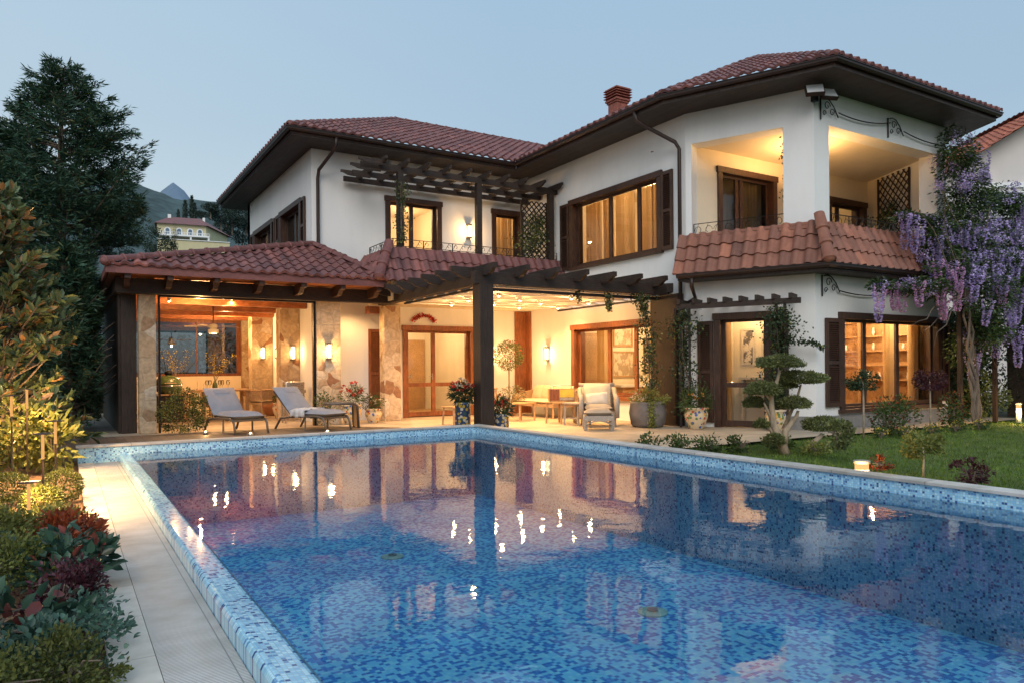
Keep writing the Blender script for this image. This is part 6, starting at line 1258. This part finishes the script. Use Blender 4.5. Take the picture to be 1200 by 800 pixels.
# ------------------------------------------------------------------ far hillside
def hillmesh(name, mat, f, x0, x1, y0, y1, nx, ny):
    V = []; F = []
    for i in range(nx + 1):
        for j in range(ny + 1): x = x0 + (x1 - x0) * i / nx; y = y0 + (y1 - y0) * j / ny; V.append((x, y, f(x, y)))
    for i in range(nx):
        for j in range(ny): a = i * (ny + 1) + j; F.append((a, a + ny + 1, a + ny + 2, a + 1))
    return tag(npmesh(name, V, F, mat, None, True), kind='structure')
def sm(t): t = max(0, min(1, t)); return t * t * (3 - 2 * t)
def fall(x, y): r = x / y; return sm((r + .75) / .5) * sm((.62 - r) / .25)
def hz(x, y): return -.5 + (max(0, y - 45) * .19 + 1.2 * math.sin(x * .1) * sm((y - 50) / 60)) * (fall(x, y))
hillmesh('hillside', 'hillgreen', hz, -130, 130, 40, 240, 70, 60)
def ridge(x, y):
    r = x / y; return (-2 + (y - 240) * .0 + 250 * math.exp(-((y - 620) / 190) ** 2) * (.50 + .02 * math.sin(r * 23 + 1.) + .006 * math.sin(r * 83 + 1) + .003 * math.sin(r * 190)) * sm((r + .9) / .5) * sm((.6 - r) / .3) * (1 - .0 * r)) + 14
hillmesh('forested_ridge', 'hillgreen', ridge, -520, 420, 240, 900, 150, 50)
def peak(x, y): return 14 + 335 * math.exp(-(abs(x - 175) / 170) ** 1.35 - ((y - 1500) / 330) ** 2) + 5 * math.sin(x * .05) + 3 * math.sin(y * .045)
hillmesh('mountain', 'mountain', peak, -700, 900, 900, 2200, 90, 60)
# far villa
yv = 150.
def fp(u, v, y=yv):
    a, b = (u - 600) / 854, (432.3 - v) / 854; r = fw + rt * (a * math.cos(ROLL) - b * math.sin(ROLL)); z = a * math.sin(ROLL) + b * math.cos(ROLL); t = y / r.y; return Vector((r.x * t, y, 1.25 + z * t))
VD = 165.; vd_ = (fw + rt * -.451).normalized(); vc = vd_ * VD; VF = Fr((vc.x, vc.y), (vc.x + vd_.y, vc.y - vd_.x))
def vs(u): return (u - 215) * VD * .831 / 854
def vz(v): return 1.25 + (435.5 - v) * VD * .911 / 854
fv = thing('hillside_villa', 'distant pale yellow villa with arched windows and a white terrace on the hill', 'villa', (vc.x, vc.y, vz(300)))
def vbox(u0, u1, v0, v1, n0, n1, name, mat): return MB().fbox(VF, vs(u0), vs(u1), n0, n1, vz(v1), vz(v0)).build(name, mat, fv)
vbox(186, 243.5, 263, 302, -9, 0, 'wall', 'pale_yellow')
sdw = MB(); a = VF.pt(vs(243.6), 0, vz(302)); b = VF.pt(vs(243.6), 0, vz(263)); c = VF.pt(vs(243.6) + 4.6, -10, vz(263)); d = VF.pt(vs(243.6) + 4.6, -10, vz(302)); sdw.poly([a, b, c, d]); sdw.build('side_wall', 'pale_yellow', fv)
mb = MB(); e0 = VF.pt(vs(183), .8, vz(263.5)); e1_ = VF.pt(vs(245.5), .8, vz(263.5)); e2 = VF.pt(vs(245.5) + 5.6, -11, vz(264.5)); e3 = VF.pt(vs(183), -11, vz(263.5)); r0 = VF.pt(vs(200), -5, vz(249.5)); r1 = VF.pt(vs(238), -5, vz(249.5))
mb.poly([e0, e1_, r1, r0]).poly([e1_, e2, r1]).poly([e0, r0, e3]).poly([e2, e3, r0, r1]); mb.build('roof', 'tile', fv)
vbox(198, 202, 247.5, 259, -5, -4, 'chimney', 'white'); vbox(240, 243, 249, 261, -5, -4, 'chimney', 'white')
def arch(s0, s1, z0, z1): h = (s1 - s0) / 2; return [(s0, z0), (s1, z0)] + [((s0 + s1) / 2 + h * math.cos(w * PI / 8), z1 - h + h * math.sin(w * PI / 8)) for w in range(9)]
for u in (198, 211.5, 224.5, 236):
    s0, s1, z0, z1 = vs(u - 3.8), vs(u + 3.8), vz(277), vz(267)
    w = MB().poly([VF.pt(x, .12, z) for x, z in arch(s0, s1, z0, z1)]).build('window', 'white', fv); MB().poly([VF.pt(x, .2, z) for x, z in arch(s0 + .25, s1 - .25, z0 + .1, z1 - .25)]).build('pane', 'mountain', w)
vbox(186, 247, 277.4, 279.2, 0, 2.6, 'terrace', 'white')
for u0, u1 in ((189, 200), (203, 222), (228, 242)): MB().poly([VF.pt(x, .1, z) for x, z in arch(vs(u0), vs(u1), vz(287), vz(281))]).build('arcade_opening', 'frame', fv)
for u in (201.5, 225, 246): vbox(u - 1, u + 1, 279.2, 288, 2.0, 2.5, 'column', 'white')
mb = MB()
for k in range(32): s_ = vs(186) + (vs(247) - vs(186)) * k / 31; mb.fbox(VF, s_, s_ + .07, 2.4, 2.5, vz(277.4), vz(274.8))
mb.fbox(VF, vs(186), vs(247), 2.38, 2.52, vz(274.9), vz(274.4)); mb.build('terrace_railing', 'white', fv)
vbox(188, 270, 287, 302, 5, 6, 'retaining_wall', 'pale_yellow'); vbox(187, 270.5, 286.2, 287, 4.8, 6.2, 'parapet', 'white')
# trees on the hill
def cypress(label, u, v0, v1, wpx, y):
    a = fp(u, v1, y); b = fp(u, v0, y); h = b.z - a.z; r = wpx / 854 * y * .55; t = thing('cypress', label, 'tree', tuple(a), 'cypresses on the hillside'); n = 700; f = rng.random(n); an = rng.random(n) * 6.28; rd = r * np.sin(PI * np.clip(f * .85 + .12, 0, 1)) ** .7 * rng.uniform(.6, 1, n)
    P = np.stack([a.x + rd * np.cos(an), a.y + rd * np.sin(an), a.z + h * f], 1); leaves('crown', 'bgtree2', t, P, rdir(n, 1.2), h * .09, h * .035); MB().tube([tuple(a - Vector((0, 0, 1))), tuple(b)], [r * .3, .02], 5).build('trunk', 'bark', t)
for i, (u, v0, v1, w) in enumerate(((209, 246, 262, 3), (217, 236, 262, 5), (225, 231, 262, 4), (228.5, 239, 262, 3.5), (265, 236, 262, 2.5), (271, 238, 262, 3))): cypress(('short slim cypress leftmost of the four behind the distant villa', 'broad dark cypress left of the tallest one on the hillside', 'tallest dark cypress on the hillside behind the distant villa', 'cypress touching the tallest one on its right side', 'thin cypress under the villa eave, left of its twin', 'thin cypress under the villa eave, right of its twin')[i], u, v0, v1, w, 200)
def farcrown(label, u, v, ru, rv, y, mat='bgtree2', n=1500, name='hill_tree', group='round trees on the hillside'):
    c = fp(u, v, y); r = (ru / 854 * y, ru / 854 * y * .8, rv / 854 * y); t = thing(name, label, 'tree', (c.x, c.y, c.z - r[2]), group); P, D = shell(tuple(c), r, n, .5, clumps=26, cs=.2); leaves('crown', mat, t, P, D, r[0] * .16, r[0] * .1); MB().tube([(c.x, c.y, c.z - r[2] - 2), tuple(c)], [r[0] * .08, .05], 5).build('trunk', 'bark', t)
for i, q in enumerate(((247, 243, 9, 4), (259, 252, 12, 9), (272, 255, 13, 11), (288, 254, 14, 13), (284, 272, 12, 14), (262, 268, 10, 8), (236, 252, 7, 3.5), (300, 262, 14, 16))): farcrown(('flat topped pine standing clear right of the cypresses', 'round dark tree just above the right end of the distant villa', 'dark tree crown in the middle of the hillside clump', 'broad dark crown under the roof eave, right of the hillside clump', 'dark tree low beside the house wall on the hillside', 'small dark tree right behind the distant villa', 'low round crown between the cypresses and the pine', 'dark crown half hidden by the house wall corner')[i], *q, 190 + i * 3)
for i, q in enumerate(((180, 282, 12, 14), (196, 290, 10, 10), (205, 275, 3, 12))): farcrown(['bushy pale green tree left of the distant villa', 'low bush in front of the distant villa', 'slim dark tree before the villa facade'][i], *q, 120, 'bgtree', 1200)
